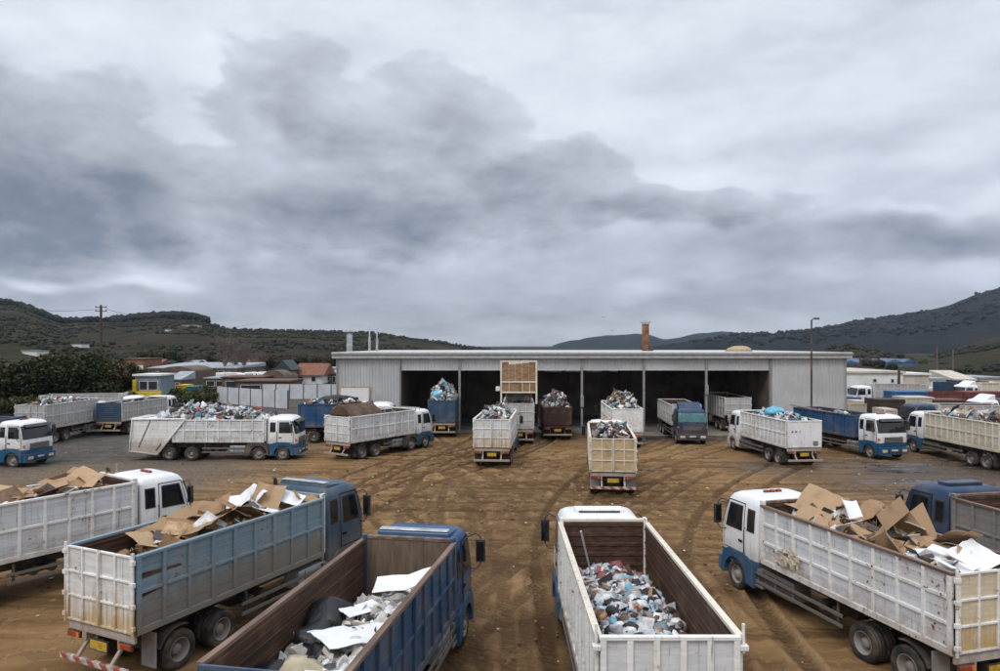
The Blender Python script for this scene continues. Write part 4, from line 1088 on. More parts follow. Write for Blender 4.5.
TO = truck('royal blue bodied tipper with white cab facing the open yard', (26.3,58.4), 167.5, 7.3, 3.0, 'royal','rust','white_clean','blue_trim',gate='sheet',cab_h=3.2,beacon='lamp_red',style='sheet',rails=0,post=1.3,visor=True)
TP = truck('white slatted tipper with blue fender standing on the wet mud', (33.6,44.0), -3, 7.3, 3.2, 'cream','rust','white_clean','blue_trim',gate='doors',cab_h=3.2,post=.62)
TQ = truck('long white four axle rubbish truck with slanted rear hopper', (-26.6,49.9), 90, 9.75, 2.95, 'white','rust','white_clean','blue_trim',gate=None,cab_h=3.15,body_y0=3.1,rear=(2.9,4.5),front=(1.05,1),bumper=False,stack=True,beacon=None,visor=True)
TR = truck('white four axle tipper with brown tarpaulin over its tail', (-11.64,48.7), 33.7, 7.0, 3.2, 'white','rust','white_clean','blue_trim',gate='doors',cab_h=3.15,front=(1.1,1),deflector='rack',visor=True)
TS = truck('dark blue tipper stacked high with rubbish entering the first shed bay', (-5.2,60.8), 0, 6.4, 3.35, 'blue','rust','blue_cab','blue_trim',gate='sheet',cab_h=3.1)
TT = truck('blue open skip truck with a black sheet over its rubbish, beside the shed', (-17.1,58.9), 90, 5.8, 3.3, 'royal','rust','white_clean','blue_trim',gate='sheet',cab_h=3.35,style='sheet',rails=0,post=1.5)
TU = truck('white and blue cab truck with blue body beside the asphalt', (-40.6,48.3), 100, 6.8, 3.2, 'blue','rust','white_clean','blue_trim',gate='sheet',cab_h=3.15,beacon='lamp_red',visor=True)
TV = truck('dirty white tipper by the trees with straps down its side', (-38.7,56.0), 2, 7.0, 3.35, 'grey_white','rust','white_clean','blue_trim',gate='doors',cab_h=3.0,post=.9)
TW = truck('white tipper with bright blue tailgate below the trees', (-35.7,62.0), 5, 7.2, 3.0, 'grey_white','rust','white_clean','blue_trim',gate='slats',gate_m='blue',cab_h=3.1)
TX = truck('pale tipper parked crosswise under the dark trees', (-47.5,71.0), 78, 7.5, 3.1, 'grey_white','rust','white_clean','white_clean',gate='doors',cab_h=2.9)
TY = truck('grey bodied truck with white cab and blue roof deflector, behind the slatted tipper', (56.5,68.0), -90, 7.2, 2.9, 'grey','rust','white_clean','blue_trim',gate='doors',cab_h=2.9,deflector='tall')

TZ = truck('white tipper standing crosswise beyond the long blue container', (54.0,87.0), -86, 6.5, 3.3, 'grey_white','rust','white_clean','white_clean',gate='doors',cab_h=3.1)
T1 = truck('cream box sided truck parked beyond the red brown containers', (68.5,88.5), -92, 7.0, 3.4, 'cream','rust','white_clean','blue_trim',gate='doors',cab_h=3.2,deflector='tall')
T2 = truck('dark blue bodied truck at the far end of the right lot', (60.5,93.5), 80, 6.5, 3.2, 'blue','rust','white_clean','blue_trim',gate='sheet',cab_h=3.2)
T3 = truck('white tipper squeezed between containers behind the slatted tipper', (45.2,62.5), -88, 5.5, 2.85, 'grey_white','rust','navy','navy',gate='doors',cab_h=2.9)

# hopper of the four axle rubbish truck
m = MB(); m.prism_x([(.1,.70),(2.1,.46),(4.1,3.0),(.32,2.98)], -1.27, 1.27, 0)
for s in (-1,1):
    P = [(.1,.70),(2.1,.46),(4.1,3.0),(.32,2.98)]
    for a, b in zip(P, P[1:]+P[:1]): m.tube([(s*1.30,a[0],a[1]),(s*1.30,b[0],b[1])], .07, 4, 0)
    m.tube([(s*1.29,.75,1.0),(s*1.29,1.6,2.9)], .035, 5, 1); m.tube([(s*1.29,2.0,.8),(s*1.29,2.35,1.25)], .05, 5, 1)
hp = m.build('tail_hopper', [M['white'], M['grey']], TQ, .015, 1)
m = MB()
for s in (-1,1): m.box(s*.8,s*1.2,.0,.08,.78,.95,0)
m.build('tail_light', M['lamp_red'], hp)
m = MB(); m.box(-1.3,1.3,.12,.9,2.99,3.06,0); m.build('hopper_lid', M['grey_white'], hp)

# torn lining hanging from the side of the cardboard truck
m = MB(); rnd = random.Random(4); nx_, nz_ = 12, 8; vs = []
for j in range(nz_+1):
    for i in range(nx_+1):
        u, v = i/nx_, j/nz_; e = .16*mnoise.noise(Vector((u*4,v*4,2)))
        y = 4.95+1.15*u+e*.6; z = 1.62+.55*v*(.55+.45*math.sin(3.0*u+.4))+e*.5
        vs.append((-1.31-.05*abs(mnoise.noise(Vector((u*6,v*6,7))))-.05*(1-v), y, z))
m.add(vs,[(j*(nx_+1)+i,j*(nx_+1)+i+1,(j+1)*(nx_+1)+i+1,(j+1)*(nx_+1)+i) for j in range(nz_) for i in range(nx_) if rnd.random() > .12])
m.build('torn_lining', plain('torn_tan_lining',(.46,.38,.28),.8,0,.3,6), TE)

# raised hopper
m = MB()
for x in (-1.45,1.45): m.box(x-.07,x+.07,-.12,.02,3.45,7.0,0)
for z in (4.4,5.25,6.95): m.box(-1.38,1.38,-.10,.0,z-.06,z+.06,0)
for x in (-.8,.3,.9): m.box(x-.03,x+.03,-.09,-.01,4.46,5.19,0)
m.box(-1.43,1.43,.03,3.4,4.3,4.4,1); m.box(-1.43,-1.37,.03,3.4,4.4,6.8,0); m.box(1.37,1.43,.03,3.4,4.4,6.8,0); m.box(-1.36,1.36,3.34,3.4,4.4,6.8,0); m.box(-1.0,1.0,.2,3.3,3.75,4.295,1)
rh = m.build('raised_hopper', [M['cream'], M['chassis']], TI, .012, 1)
m = MB()
for i in range(5): m.box(-1.37+.55*i,-1.37+.55*i+.535,-.01-.012*(i % 2),.025,5.32,6.88-.06*((i*3) % 4),0)
m.build('plywood_panel', M['ply_dark'], rh)
m = MB(); m.box(-1.37,1.37,-.01,.02,4.47,5.18,0); m.build('lower_panel', M['ply_dark'], rh)
for x in (-1.0,1.0):
    
    for ya_,yb_ in ((.5,.6),(3.0,2.9)): m = MB(); m.tube([(x,ya_,3.0),(x,yb_,4.3)], .09, 8); m.build('lift_arm', M['steel'], TI)
m = MB(); m.box(-1.9,-1.55,-.1,.7,4.5,4.85,0); m.build('hydraulic_box', M['cream'], rh, .04, 2)

# ------------------------------------------------------------------ rubbish in the trucks
mound = lambda lo, hi, tilt=0, v0=0: (lambda u, v: lo-.12+(hi-lo+.12)*(1-abs(u)**3.2)*min(1,v/.16+.12,(1-v)/.16+.12)**.6*(.72+.28*math.sin(3.1*v+v0))+tilt*u+.09*math.sin(5*u+9*v))
rubbish(TA,'heap of small mixed rubbish bags inside the brown ribbed tipper body',mound(1.85,2.42,0,.2),.1,7.3,3000,.135,'bags',1,1.13,.2,.6,sub=2,smooth=True)
rubbish(TB,'heap of broken white boards and scraps inside the blue tipper',lambda u,v: 2.05+.28*u+.22*math.sin(4*v)+.15*(1-u*u),.1,6.3,1150,.19,'white',2,1.13,.4,.5,sub=2)
rubbish(TC,'scraps of cardboard lying under the large sheets in the light blue truck',mound(2.45,3.0),.9,6.8,240,.26,'cardbits',3,1.13,.75,.5)
rubbish(TD,'cardboard scraps and crates in the white truck behind the light blue one',mound(2.7,3.1),.6,7.3,240,.26,'cardbits',4,1.13,.7,.5)
rubbish(TE,'loose scraps and paper under the torn boxes in the white and blue truck',mound(2.5,3.05),.2,6.7,320,.24,'cardbits',5,1.13,.7,.5)
rubbish(TF,'dark scraps lying low in the grey brown slatted body',mound(1.9,2.2),.2,6.8,120,.24,'dark',6,1.13,.6,.5)
rubbish(TG,'pale mixed rubbish heaped behind the plywood doors',mound(2.75,3.35),.1,7.1,420,.19,'mixed',7)
rubbish(TH,'red and white rubbish heaped over rust streaked doors',mound(2.95,3.75),.1,6.4,420,.2,'mixed',8)
rubbish(TI,'grey rubbish lying under the raised hopper',mound(2.9,3.4),.1,5.4,180,.2,'mixed',9)
rubbish(TJ,'rubbish pile showing above the dark brown slatted tailgate',mound(2.7,3.9,0,1.2),.1,5.6,460,.2,'mixed',10)
rubbish(TK,'tall rubbish pile on the cream white truck at the shed mouth',mound(3.0,4.25,-.1,1.0),.1,6.4,560,.21,'mixed',11)
rubbish(TN,'white bags and scraps in the truck near the right shed wall',mound(2.8,3.3),.1,6.6,260,.22,'blue',12)
rubbish(TO,'dark scraps lying in the royal blue tipper body',mound(2.3,2.75),.2,7.0,120,.24,'dark',13)
rubbish(TP,'white and grey rubbish heaped in the slatted tipper on wet mud',mound(2.8,3.45),.1,7.1,300,.25,'mixed',14)
rubbish(TQ,'pale blue and white bags heaped on the long four axle truck',mound(2.75,3.75,0,.6),2.2,9.6,620,.25,'blue',15,1.13,.4,.6)
rubbish(TR,'brown scraps under the tarpaulin of the four axle tipper',mound(2.7,3.0),.2,6.8,150,.24,'dark',16)
rubbish(TS,'tall pile of rubbish with turquoise bags on the dark blue tipper',mound(3.1,4.65,0,1.1),.1,6.2,620,.22,'blue',17)
rubbish(TT,'mixed rubbish in the blue open skip truck',mound(2.9,3.5),.1,5.6,260,.22,'mixed',18)
rubbish(TV,'white bags showing over the dirty white tipper by the trees',mound(2.9,3.5),.1,6.8,200,.24,'mixed',19)
rubbish(TW,'dark earth and brush in the truck with bright blue tailgate',mound(2.4,2.8),.1,7.0,100,.26,'dark',20)

CARDG = 'loose cardboard in the trucks'
CARDZ = {TE.name:-.52, TC.name:-.24, TD.name:-.16, TB.name:-.05}
def card(root, spec):
    for i, (kind, label, p, dim, r_, *ex) in enumerate(spec):
        mat = M['card']
        if kind == 's': o = sheet('cardboard_sheet', dim[0], dim[1], mat, ex[0] if ex else (.5,), ex[1] if ex else (.6,), .012, .03, i*7+int(abs(p[1])*10)); cat = 'cardboard'
        elif kind == 'w': o = sheet('white_board', dim[0], dim[1], M['sheetwhite'], ex[0] if ex else (.5,), ex[1] if ex else (.15,), .014, .012, i*5+2); cat = 'board'
        elif kind == 'c': o = carton('cardboard_box', *dim, mat, .5, i*3+1); cat = 'box'
        elif kind == 'wc': o = carton('white_box', *dim, M['sheetwhite'], .5, i*3+1); cat = 'box'
        elif kind == 'b': o = bag('rubbish_bag', dim, M['bagblack'], i*4+3); cat = 'bag'
        elif kind == 'g': o = bag('cloth_bundle', dim, M['cloth'], i*4+5); cat = 'bundle'
        r_ = tuple(r_)+(0,)*(3-len(r_)); p = (p[0],p[1],p[2]+CARDZ.get(root.name,0)); place(o, root, p, *r_, keep=3.22); tag(o, label, cat, CARDG if kind in 'sc' else None)
# torn boxes on the white and blue truck
card(TE, [
 ('s','tan cardboard sheet leaning at the cab end of the torn box heap',(.1,6.1,3.62),(1.5,1.2),(.25,-.35,.3),(.45,),(.9,)),
 ('s','brown cardboard flap hanging over the rail near the white cab',(-.65,5.45,3.40),(1.2,1.0),(.2,-.5,.2)),
 ('s','curled dark edged cardboard strip on top near the cab',(.75,5.5,3.72),(1.6,.5),(-.2,.15,.9),(.3,.6),(.5,.4)),
 ('s','long brown cardboard strip lying across the heap top behind the first white board',(.55,4.6,3.75),(1.9,.6),(-.1,-.1,.5),(.4,),(.35,)),
 ('w','long white board sloping down from the heap top among brown boxes',(.15,4.35,3.72),(1.7,.42),(.12,-.42,1.15)),
 ('s','folded grey brown cardboard beside the first white board',(-.55,4.6,3.42),(1.0,.8),(.3,-.2,1.0)),
 ('c','large open tan carton tipped on its side in the middle of the heap',(.05,3.1,3.30),(1.35,1.0,.75),(.95,-.25,.35)),
 ('s','broad tan cardboard face slanting over the rail mid heap',(-.55,2.95,3.55),(1.5,1.35),(.15,-.62,.25),(.85,),(.5,)),
 ('s','brown cardboard leaf standing up behind the large open carton',(.65,3.5,3.85),(1.4,1.0),(.7,.3,.2),(.4,),(.4,)),
 ('w','small white label board on a brown flap behind the large carton',(.75,2.9,3.88),(.8,.5),(.3,.25,.7)),
 ('s','long brown cardboard leaf sloping to the rear with a white sticker end',(.7,2.1,3.62),(1.9,.75),(.1,.35,1.3),(.6,),(.4,)),
 ('w','white square board lying on the sloping brown leaf near the tail',(.62,1.75,3.72),(.55,.5),(.2,.25,1.2)),
 ('s','creased brown cardboard lying near the tail beside white boxes',(.1,1.6,3.55),(1.5,.8),(.1,-.2,.9),(.3,.7),(.5,-.6)),
 ('s','dark brown cardboard wedge under the creased sheet near the tail',(-.3,1.9,3.30),(1.1,.9),(.35,-.3,.2)),
 ('wc','white carton with black gaps lying at the tail end rail',(-.5,1.2,3.32),(.7,.75,.32),(.12,-.15,.3)),
 ('w','wide white panel sloping over the tail end of the heap',(.3,.8,3.72),(1.2,.9),(.3,-.1,.2),(.35,.7),(.12,.12)),
 ('wc','small white carton standing against the tailgate',(-.7,.6,3.25),(.5,.5,.45),(.2,.2,.1)),
])
# flattened cardboard on the light blue truck
card(TC, [
 ('s','large domed cardboard sheet over the middle of the light blue truck',(-.1,3.0,3.36),(1.9,1.7),(.12,-.05,.2),(.25,.5,.75),(.3,.35,.3)),
 ('s','rounded cardboard sheet sagging at the rear of the light blue truck',(.15,1.75,3.12),(1.9,1.2),(-.22,.12,.15),(.3,.65),(.45,.4)),
 ('s','flat cardboard corner poking up behind the domed sheet',(-.55,3.9,3.55),(1.2,.9),(.4,-.2,.5)),
 ('s','square cardboard panel tilted against the blue rail mid body',(.55,4.35,3.45),(1.15,.95),(-.2,.45,.55),(.9,),(.1,)),
 ('s','upright brown sheet between white boards near the blue cab',(.0,5.75,3.62),(1.0,.9),(.85,.1,.35)),
 ('w','bent white board standing at the left of the light blue load',(-.7,5.2,3.55),(.9,.5),(.7,-.35,.5),(.5,),(.7,)),
 ('w','curled white board upright beside the bent one',(-.4,5.6,3.68),(.8,.55),(.9,.2,-.3),(.5,),(.6,)),
 ('w','white board lying along the blue rail near the middle',(.65,5.1,3.38),(1.15,.55),(-.1,.3,.9)),
 ('w','thin white board leaning at the cab end by the stack',(.55,6.1,3.58),(.9,.5),(.5,.25,.2)),
 ('w','small white scrap board at the cab end corner',(.85,6.35,3.42),(.7,.4),(.2,.2,.6)),
 ('s','narrow brown strip leaning on the headboard of the light blue truck',(.8,6.5,3.5),(.9,.4),(.5,.3,1.2)),
 ('c','half crushed carton sunk between the two domed sheets',(-.6,2.3,2.85),(.8,.7,.4),(.3,.1,.4)),
])
card(TD, [
 ('s','long flat cardboard sheet on the white truck at the photo edge',(.2,4.6,3.38),(2.0,1.2),(.1,-.05,1.2),(.5,),(.35,)),
 ('s','brown cardboard standing at the cab end of the white sided truck',(.2,6.4,3.55),(1.5,.8),(.5,.1,.2)),
 ('c','open brown carton next to the cab end sheet',(-.5,5.9,3.1),(.9,.8,.55),(.1,.1,.3)),
 ('w','small white box lid lying between cartons of the white sided truck',(.6,5.4,3.42),(.55,.5),(.2,.1,.5)),
 ('s','pale cardboard leaf hanging at the middle of the white sided truck',(.6,3.3,3.28),(1.2,.9),(.1,.35,.5)),
 ('w','white sheet lying at the rear of the white sided truck',(.3,2.6,3.3),(1.3,.9),(.1,.1,.9)),
 ('c','sagging carton near the tail of the white sided truck',(-.3,3.4,3.0),(1.0,.8,.5),(.2,.2,.9)),
])
card(TB, [
 ('w','wide white board lying flat against the tan headboard end',(.55,5.35,2.78),(1.5,.85),(.06,-.1,.2)),
 ('w','large white ribbed board sloping in the middle of the blue tipper',(.45,2.45,2.85),(1.5,1.25),(-.1,.12,.75),(.2,.4,.6,.8),(.12,-.12,.12,-.1)),
 ('w','small white board lying at the tail of the blue tipper',(.55,.95,2.68),(.8,.5),(.1,.1,.4)),
 ('w','narrow white board beside the black bags',(-.1,4.1,2.62),(1.0,.4),(.2,.1,1.1)),
 ('b','largest black bag slumped on the left wall of the blue tipper',(-.72,3.9,2.38),.55,(.1,.1,.2)),
 ('b','black bag in front of the largest bag, nearer the tail',(-.5,2.9,2.42),.47,(.1,.3,1.2)),
 ('b','grey black bag at the left rear corner of the blue tipper',(-.75,1.5,2.25),.45,(.2,.1,2.2)),
 ('b','small black bag squeezed beside the large ribbed board',(-.05,2.2,2.45),.33,(.4,.2,.7)),
 ('b','small dark bag at the tail between cloth and board',(.1,.6,2.5),.26,(.1,.2,1.7)),
 ('g','crumpled beige cloth bundle at the tail of the blue tipper',(-.1,1.25,2.52),.38,(.2,.1,.4)),
])
# tarpaulin ridge on the four axle tipper
m = MB()
m.prism_y([(-1.2,3.22),(1.2,3.22),(1.0,3.45),(.15,3.98),(-.2,4.0),(-1.05,3.5)], .25, 3.4, 0)
o = m.build('tarpaulin', M['tarp'], None, .05, 2); o.location = TR.location; o.rotation_euler = TR.rotation_euler
tag(o,'brown tarpaulin folded in a ridge over the tail of the four axle tipper','tarpaulin')
m = MB(); m.prism_y([(-.9,3.62),(-.2,4.03),(-.12,4.07),(-.95,3.72)], .4, 2.6, 0); o = m.build('cardboard_sheet', M['card']); o.location = TR.location; o.rotation_euler = TR.rotation_euler
tag(o,'flat brown panel lying on the brown tarpaulin ridge','cardboard')
o = bag('cloth_bundle', .75, M['bagblack'], 77); o.scale = (1.9,.9,.55); place(o, TT, (-.2,2.9,3.6), 0,0,1.57); o['label'] = 'black plastic sheet bunched over the blue skip truck'; o['category'] = 'plastic sheet'
o = bag('rubbish_bag', .55, plain('turquoise_bag',(.12,.42,.55),.4,0,.2), 31); o.scale = (1.2,1,.8); place(o, TN, (-.2,3.6,3.45)); tag(o,'bright blue bag on top of the white truck near the shed wall','bag')
o = bag('rubbish_bag', .5, plain('turquoise_bag',(.12,.42,.55),.4,0,.2), 37); place(o, TS, (-.45,.7,3.8)); tag(o,'turquoise bag in the tall pile entering the first bay','bag')
m = MB(); m.box(.0,.05,0,.04,0,1.5); o = m.build('metal_strip', M['alu']); place(o, TA, (-.55,6.0,2.2), .35, -.25, 0); tag(o,'thin metal strip standing up from the mixed bags','metal strip')
for i,(p,lab) in enumerate((((.9,3.0,2.95),'wooden plank lying along the royal blue tipper body'),)):
    m = MB(); m.box(-.12,.12,-3.4,3.4,0,.06); o = m.build('wooden_plank', M['ply_dark']); place(o, TO, p, -.05,0,.08); tag(o,lab,'plank')
m = MB()
for i in range(3): pass
# scaffold planks between the cardboard truck and the grey one
for i,(dx,dz) in enumerate(((0,0),(.32,0),(.64,0),(.16,.12),(.5,.12))):
    m = MB(); m.box(-.14,.14,-3,3,0,.1); o = m.build('rusty_beam', M['rust_red'],None,.01,1)
    o.location = (14.75+dx,19.9,.05+dz); o.rotation_euler = (0,0,R(13)); tag(o,'rusty steel beam in the low stack between two tippers','beam','rusty beams on the mud')

# ------------------------------------------------------------------ shed
SY = 64.8; SX0, SX1 = -15.6, 33.0; ET = 7.55; SD = 28
def cladding_mat():
    n = N('shed_cladding'); v = n.obj()
    r_ = n.noise(n.scale(v,(6,6,.35)),1.2,4,.6); b = n.noise(v,.35,4,.6)
    w = n.n('ShaderNodeSeparateXYZ'); n.set(w.inputs[0],v)
    c = n.mix(n.step(b,.35,.7),(.46,.455,.45),(.56,.555,.545)); c = n.mix(n.math('MULTIPLY',n.step(r_,.54,.72),.45),c,(.27,.25,.23))
    c = n.mix(n.math('MULTIPLY',n.step(n.noise(n.scale(v,(5,5,.4)),2.1,3),.66,.74),.35),c,(.30,.17,.09))
    return n.out(c,.5,.15,.4)
M['clad'] = cladding_mat(); M['trim'] = plain('shed_trim_metal',(.52,.515,.50),.5,.1,.15,2)
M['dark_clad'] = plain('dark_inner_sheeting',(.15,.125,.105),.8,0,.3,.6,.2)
def corrugated(mb, x0, x1, z0, z1, y, m=0, pitch=.28, dep=.04):
    k = int((x1-x0)/pitch); p = (x1-x0)/k; pts = []
    for i in range(k):
        a = x0+i*p; pts += [(a,y),(a+p*.55,y),(a+p*.65,y-dep),(a+p*.9,y-dep)]
    pts.append((x1,y)); n = len(pts)
    vs = [(x,yy,z0) for x,yy in pts]+[(x,yy,z1) for x,yy in pts]
    mb.add(vs,[(i,i+1,n+i+1,n+i) for i in range(n-1)],m)
    mb.box(x0,x1,y+.01,y+.09,z0,z1,m)
shed = empty('storage_shed',((SX0+SX1)/2,SY,0),0,'long grey corrugated shed with open bays and flat roof','shed')
ox = (SX0+SX1)/2
def spart(name, mb, mats, parent=None, bevel=0): return mb.build(name,mats,parent or shed,bevel,1)
cx = [-9.5,-3.85,1.95,7.8,13.7,19.65,25.75]
for a,b in ((SX0,-9.5),(25.75,SX1)):
    m = MB(); corrugated(m,a-ox,b-ox,0,ET-.55,.05); spart('wall_panel',m,M['clad'])
for a,b in zip(cx,cx[1:]):
    m = MB(); corrugated(m,a-ox+.1,b-ox-.1,5.95,ET-.55,.05); m.box(a-ox+.1,b-ox-.1,-.02,.06,5.88,5.95,1); spart('header_panel',m,[M['clad'],M['trim']])
for x in cx:
    m = MB(); m.box(x-ox-.1,x-ox+.1,-.1,.14,0,ET-.56,0); m.box(x-ox-.2,x-ox+.2,-.2,.24,0,.06,0); spart('column',m,M['steel'],None,.01)
for i,x in enumerate((cx[5],cx[3])):
    m = MB(); m.box(x-ox-.16,x-ox+.16,-.28,-.101,3.6 if i == 0 else 2.4,4.5 if i == 0 else 3.5,0); spart('switch_box',m,M['steel'],None,.02)
m = MB(); m.box(SX0-ox-.3,SX1-ox+.35,-.45,SD,ET-.03,ET+.06,0); spart('roof',m,M['trim'])
m = MB(); m.box(SX0-ox-.32,SX1-ox+.37,-.47,-.40,ET-.5,ET+.08,0); m.box(SX0-ox-.34,SX1-ox+.39,-.62,-.471,ET-.18,ET+.0,1); m.box(SX0-ox-.32,SX1-ox+.37,-.399,.0,ET-.55,ET-.5,0)
spart('fascia',m,[M['trim'],M['steel']],None,.015)
for x in (SX0+.1,cx[0],cx[6],SX1-.1):
    m = MB(); m.tube([(x-ox,-.2,ET-.5),(x-ox,-.13,ET-.9),(x-ox,-.13,.2)],.06,8); spart('downpipe',m,M['steel'])
for s,x in ((-1,SX0),(1,SX1)):
    m = MB(); m.box(x-ox-.05,x-ox+.05,.15,SD,0,ET-.05,0); spart('wall_panel',m,M['clad'])
m = MB(); m.box(SX0-ox,SX1-ox,SD-.1,SD,0,ET-.05,0)
for i in range(30): x = SX0-ox+.8+i*1.6; m.box(x-.05,x+.05,SD-.2,SD-.105,0,ET-.1,0)
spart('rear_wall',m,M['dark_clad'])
for x in cx[1:6]:
    m = MB(); m.box(x-ox-.12,x-ox+.12,13,13.3,0,ET-.1); spart('column',m,M['chassis'])
for y in (.3,7,14,21):
    m = MB(); m.box(SX0-ox+.1,SX1-ox-.1,y,y+.2,ET-.55,ET-.06); spart('roof_beam',m,M['chassis'])
m = MB(); m.box(cx[0]-ox-.02,cx[0]-ox+.06,.2,SD-.2,0,ET-.6,0); m.box(cx[6]-ox-.06,cx[6]-ox+.02,.2,SD-.2,0,ET-.6,0); m.box(cx[0]-ox+.08,cx[6]-ox-.08,15,15.1,0,ET-.6,0)
for i in range(22): x = cx[0]-ox+.9+i*1.58; m.box(x-.06,x+.06,14.9,14.995,0,ET-.7,0)
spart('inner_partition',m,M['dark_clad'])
m = MB(); m.box(SX0-ox-.2,SX1-ox+.2,-.35,SD,-.3,.012); m.box(11-ox,25-ox,-2.4,-.36,-.3,.008); spart('floor_slab',m,M['concrete'])
for a,b in ((545,562),(566,580),(587,602),(610,618)):
    x0,x1 = (a-500)*SY/F-ox,(b-500)*SY/F-ox; m = MB(); m.box(x0,x1,.15,.3,5.78,5.9,0); spart('door_track',m,M['alu'])
m = MB(); m.box(-15.2-ox,-12.5-ox,-.09,-.03,0,4.25,0)
fr = spart('sliding_door',m,M['white_clean'])
m = MB(); 
m.box(-15.3-ox,-12.4-ox,-.12,-.02,4.25,4.38,0); m.box(-12.5-ox,-12.38-ox,-.12,-.02,0,4.25,0); m.box(-15.32-ox,-15.2-ox,-.12,-.02,0,4.25,0)
m.build('door_frame',M['ply'],fr)
def flue(name, px, y0px, d, w, mat, cap=True, base=ET):
    x = (px-500)*d/F; top = CAMZ+(345-y0px)*d/F; m = MB(); X, Y = x-ox, d-SY
    m.lathe_z([(w/2,base),(w/2,top)],16,0,Matrix.Translation((X,Y,0)))
    m.lathe_z([(w/2,top),(w/2*.8,top),(.01,top-.02)],16,0,Matrix.Translation((X,Y,0)))
    for z in (base+(top-base)*.35,base+(top-base)*.75): m.lathe_z([(w/2,z-.04),(w/2+.03,z-.03),(w/2+.03,z+.03),(w/2,z+.04)],16,0,Matrix.Translation((X,Y,0)))
    c = spart(name,m,mat)
    if cap:
        m = MB(); m.lathe_z([(w*.85,top+.15),(w*.85,top+.2),(.02,top+.5)],16,0,Matrix.Translation((X,Y,0))); m.lathe_z([(.02,top+.15),(w*.85,top+.15)],16,0,Matrix.Translation((X,Y,0)))
        for a in range(4): m.tube([(X+w*.4*math.cos(a*1.57),Y+w*.4*math.sin(a*1.57),top-.02),(X+w*.6*math.cos(a*1.57),Y+w*.6*math.sin(a*1.57),top+.17)],.025,5)
        m.build('chimney_cap',M['steel'],c)
flue('chimney',349.5,333.5,75,.66,M['alu'])
for px,y in ((369.5,327),(377,329.5)):
    d = 76; x = (px-500)*d/F-ox; top = CAMZ+(345-y)*d/F; m = MB()
    m.tube([(x,d-SY,ET),(x,d-SY,ET+(top-ET)*.6)],.13,10); m.tube([(x,d-SY,ET+(top-ET)*.6),(x,d-SY,top),(x+.25,d-SY,top+.05),(x+.3,d-SY,top-.15)],.07,8); spart('flue_pipe',m,M['alu'])
flue('rusty_chimney',645.5,324,80,.82,plain('rust_brown_stack',(.21,.10,.045),.8,0,.35,1.5,.3),True)
for px in (648.5,):
    m = MB(); d = 80; x = (px-500)*d/F-ox; m.box(x,x+.5,d-SY-.3,d-SY+.3,ET+.05,ET+.7); spart('roof_unit',m,M['chassis'],None,.03)
# tan mound of chippings rising beyond the roof edge
m = MB(); bv,bf = ico(2); m.add([(p.x*1.5*(1+.15*mnoise.noise(p*2)),p.y*1.2,max(p.z,-.05)*.6+.14*mnoise.noise(p*3)*(p.z > 0)) for p in bv],bf,0,None,True)
o = m.build('chipping_mound',plain('tan_chippings',(.40,.29,.18),.95,0,.3,6),None,loc=((739-500)*74/F,74,ET+.06)); tag(o,'tan mound of chippings lying on the flat shed roof','mound')
# ------------------------------------------------------------------ poles and wires
def at(px, py, d): return ((px-500)*d/F, d, CAMZ+(345-py)*d/F)
def pole(px, ytop, d, r, label, mat, arms=0, lamp=False, cat='pole', name='utility_pole', z0=0):
    x = (px-500)*d/F; top = CAMZ+(345-ytop)*d/F
    root = empty(name,(x,d,z0),0,label,cat)
    m = MB(); m.tube([(0,0,-.3),(0,0,(top-z0)*.5),(0,0,top-z0)],r,10,0,None,None,r*.7); m.build('pole_shaft',mat,root)
    for k in range(arms):
        m = MB(); z = top-z0-.35-k*.6; m.box(-.9,.9,-.05,.05,z-.06,z+.06)
        for q in (-.8,0,.8): m.tube([(q,0,z+.05),(q,0,z+.25)],.05,6)
        m.build('cross_arm',M['bark'],root)
    if lamp:
        m = MB(); z = top-z0; m.tube([(0,0,z-.1),(.1,0,z+.1),(.45,-.1,z+.12)],.05,6); m.box(.2,.62,-.22,.02,z+.04,z+.2); m.build('lamp_head',M['chassis'],root)
    return root
p1 = pole(101,305,105,.24,'tall dark wooden pole with cross arms behind the trees',M['bark'],2)
pole(811.5,320,60.5,.10,'thin dark lamp pole in front of the right shed wall',M['chassis'],0,True,'lamp pole','lamp_pole')
pole(937,346,150,.17,'slim bare pole standing on the green slope by the vans',M['bark_grey'],0)
pole(953,349.5,130,.17,'second bare pole nearer the yard, right of the slim one',M['bark_grey'],0)
pole(860,349,120,.14,'thin pole rising behind the white industrial building',M['chassis'],0)
pole(899,367,88,.2,'short dark post at the corner of the white building',M['bark'],0)
pole(117,464,33,.08,'short pale tube standing on the gravel behind the white cab',M['alu'],0,False,'post','marker_post')
pole(562,339,1500,.8,'distant mast on the blue grey ridge',M['chassis'],0,False,'mast','radio_mast',20)
def wire(a, b, sag, label):
    m = MB(); n = 24; A, B = Vector(a), Vector(b)
    m.tube([A.lerp(B,i/n)-Vector((0,0,sag*4*(i/n)*(1-i/n))) for i in range(n+1)],.028,4); o = m.build('power_line',M['chassis']); tag(o,label,'cable')
top = at(101,309,112)
wire((top[0],112,top[2]),at(-60,296,95),1.0,'power line running from the wooden pole towards the near hill')
wire((top[0]+.8,112,top[2]),at(260,322,210),2.5,'power line running from the wooden pole over the valley sheds')

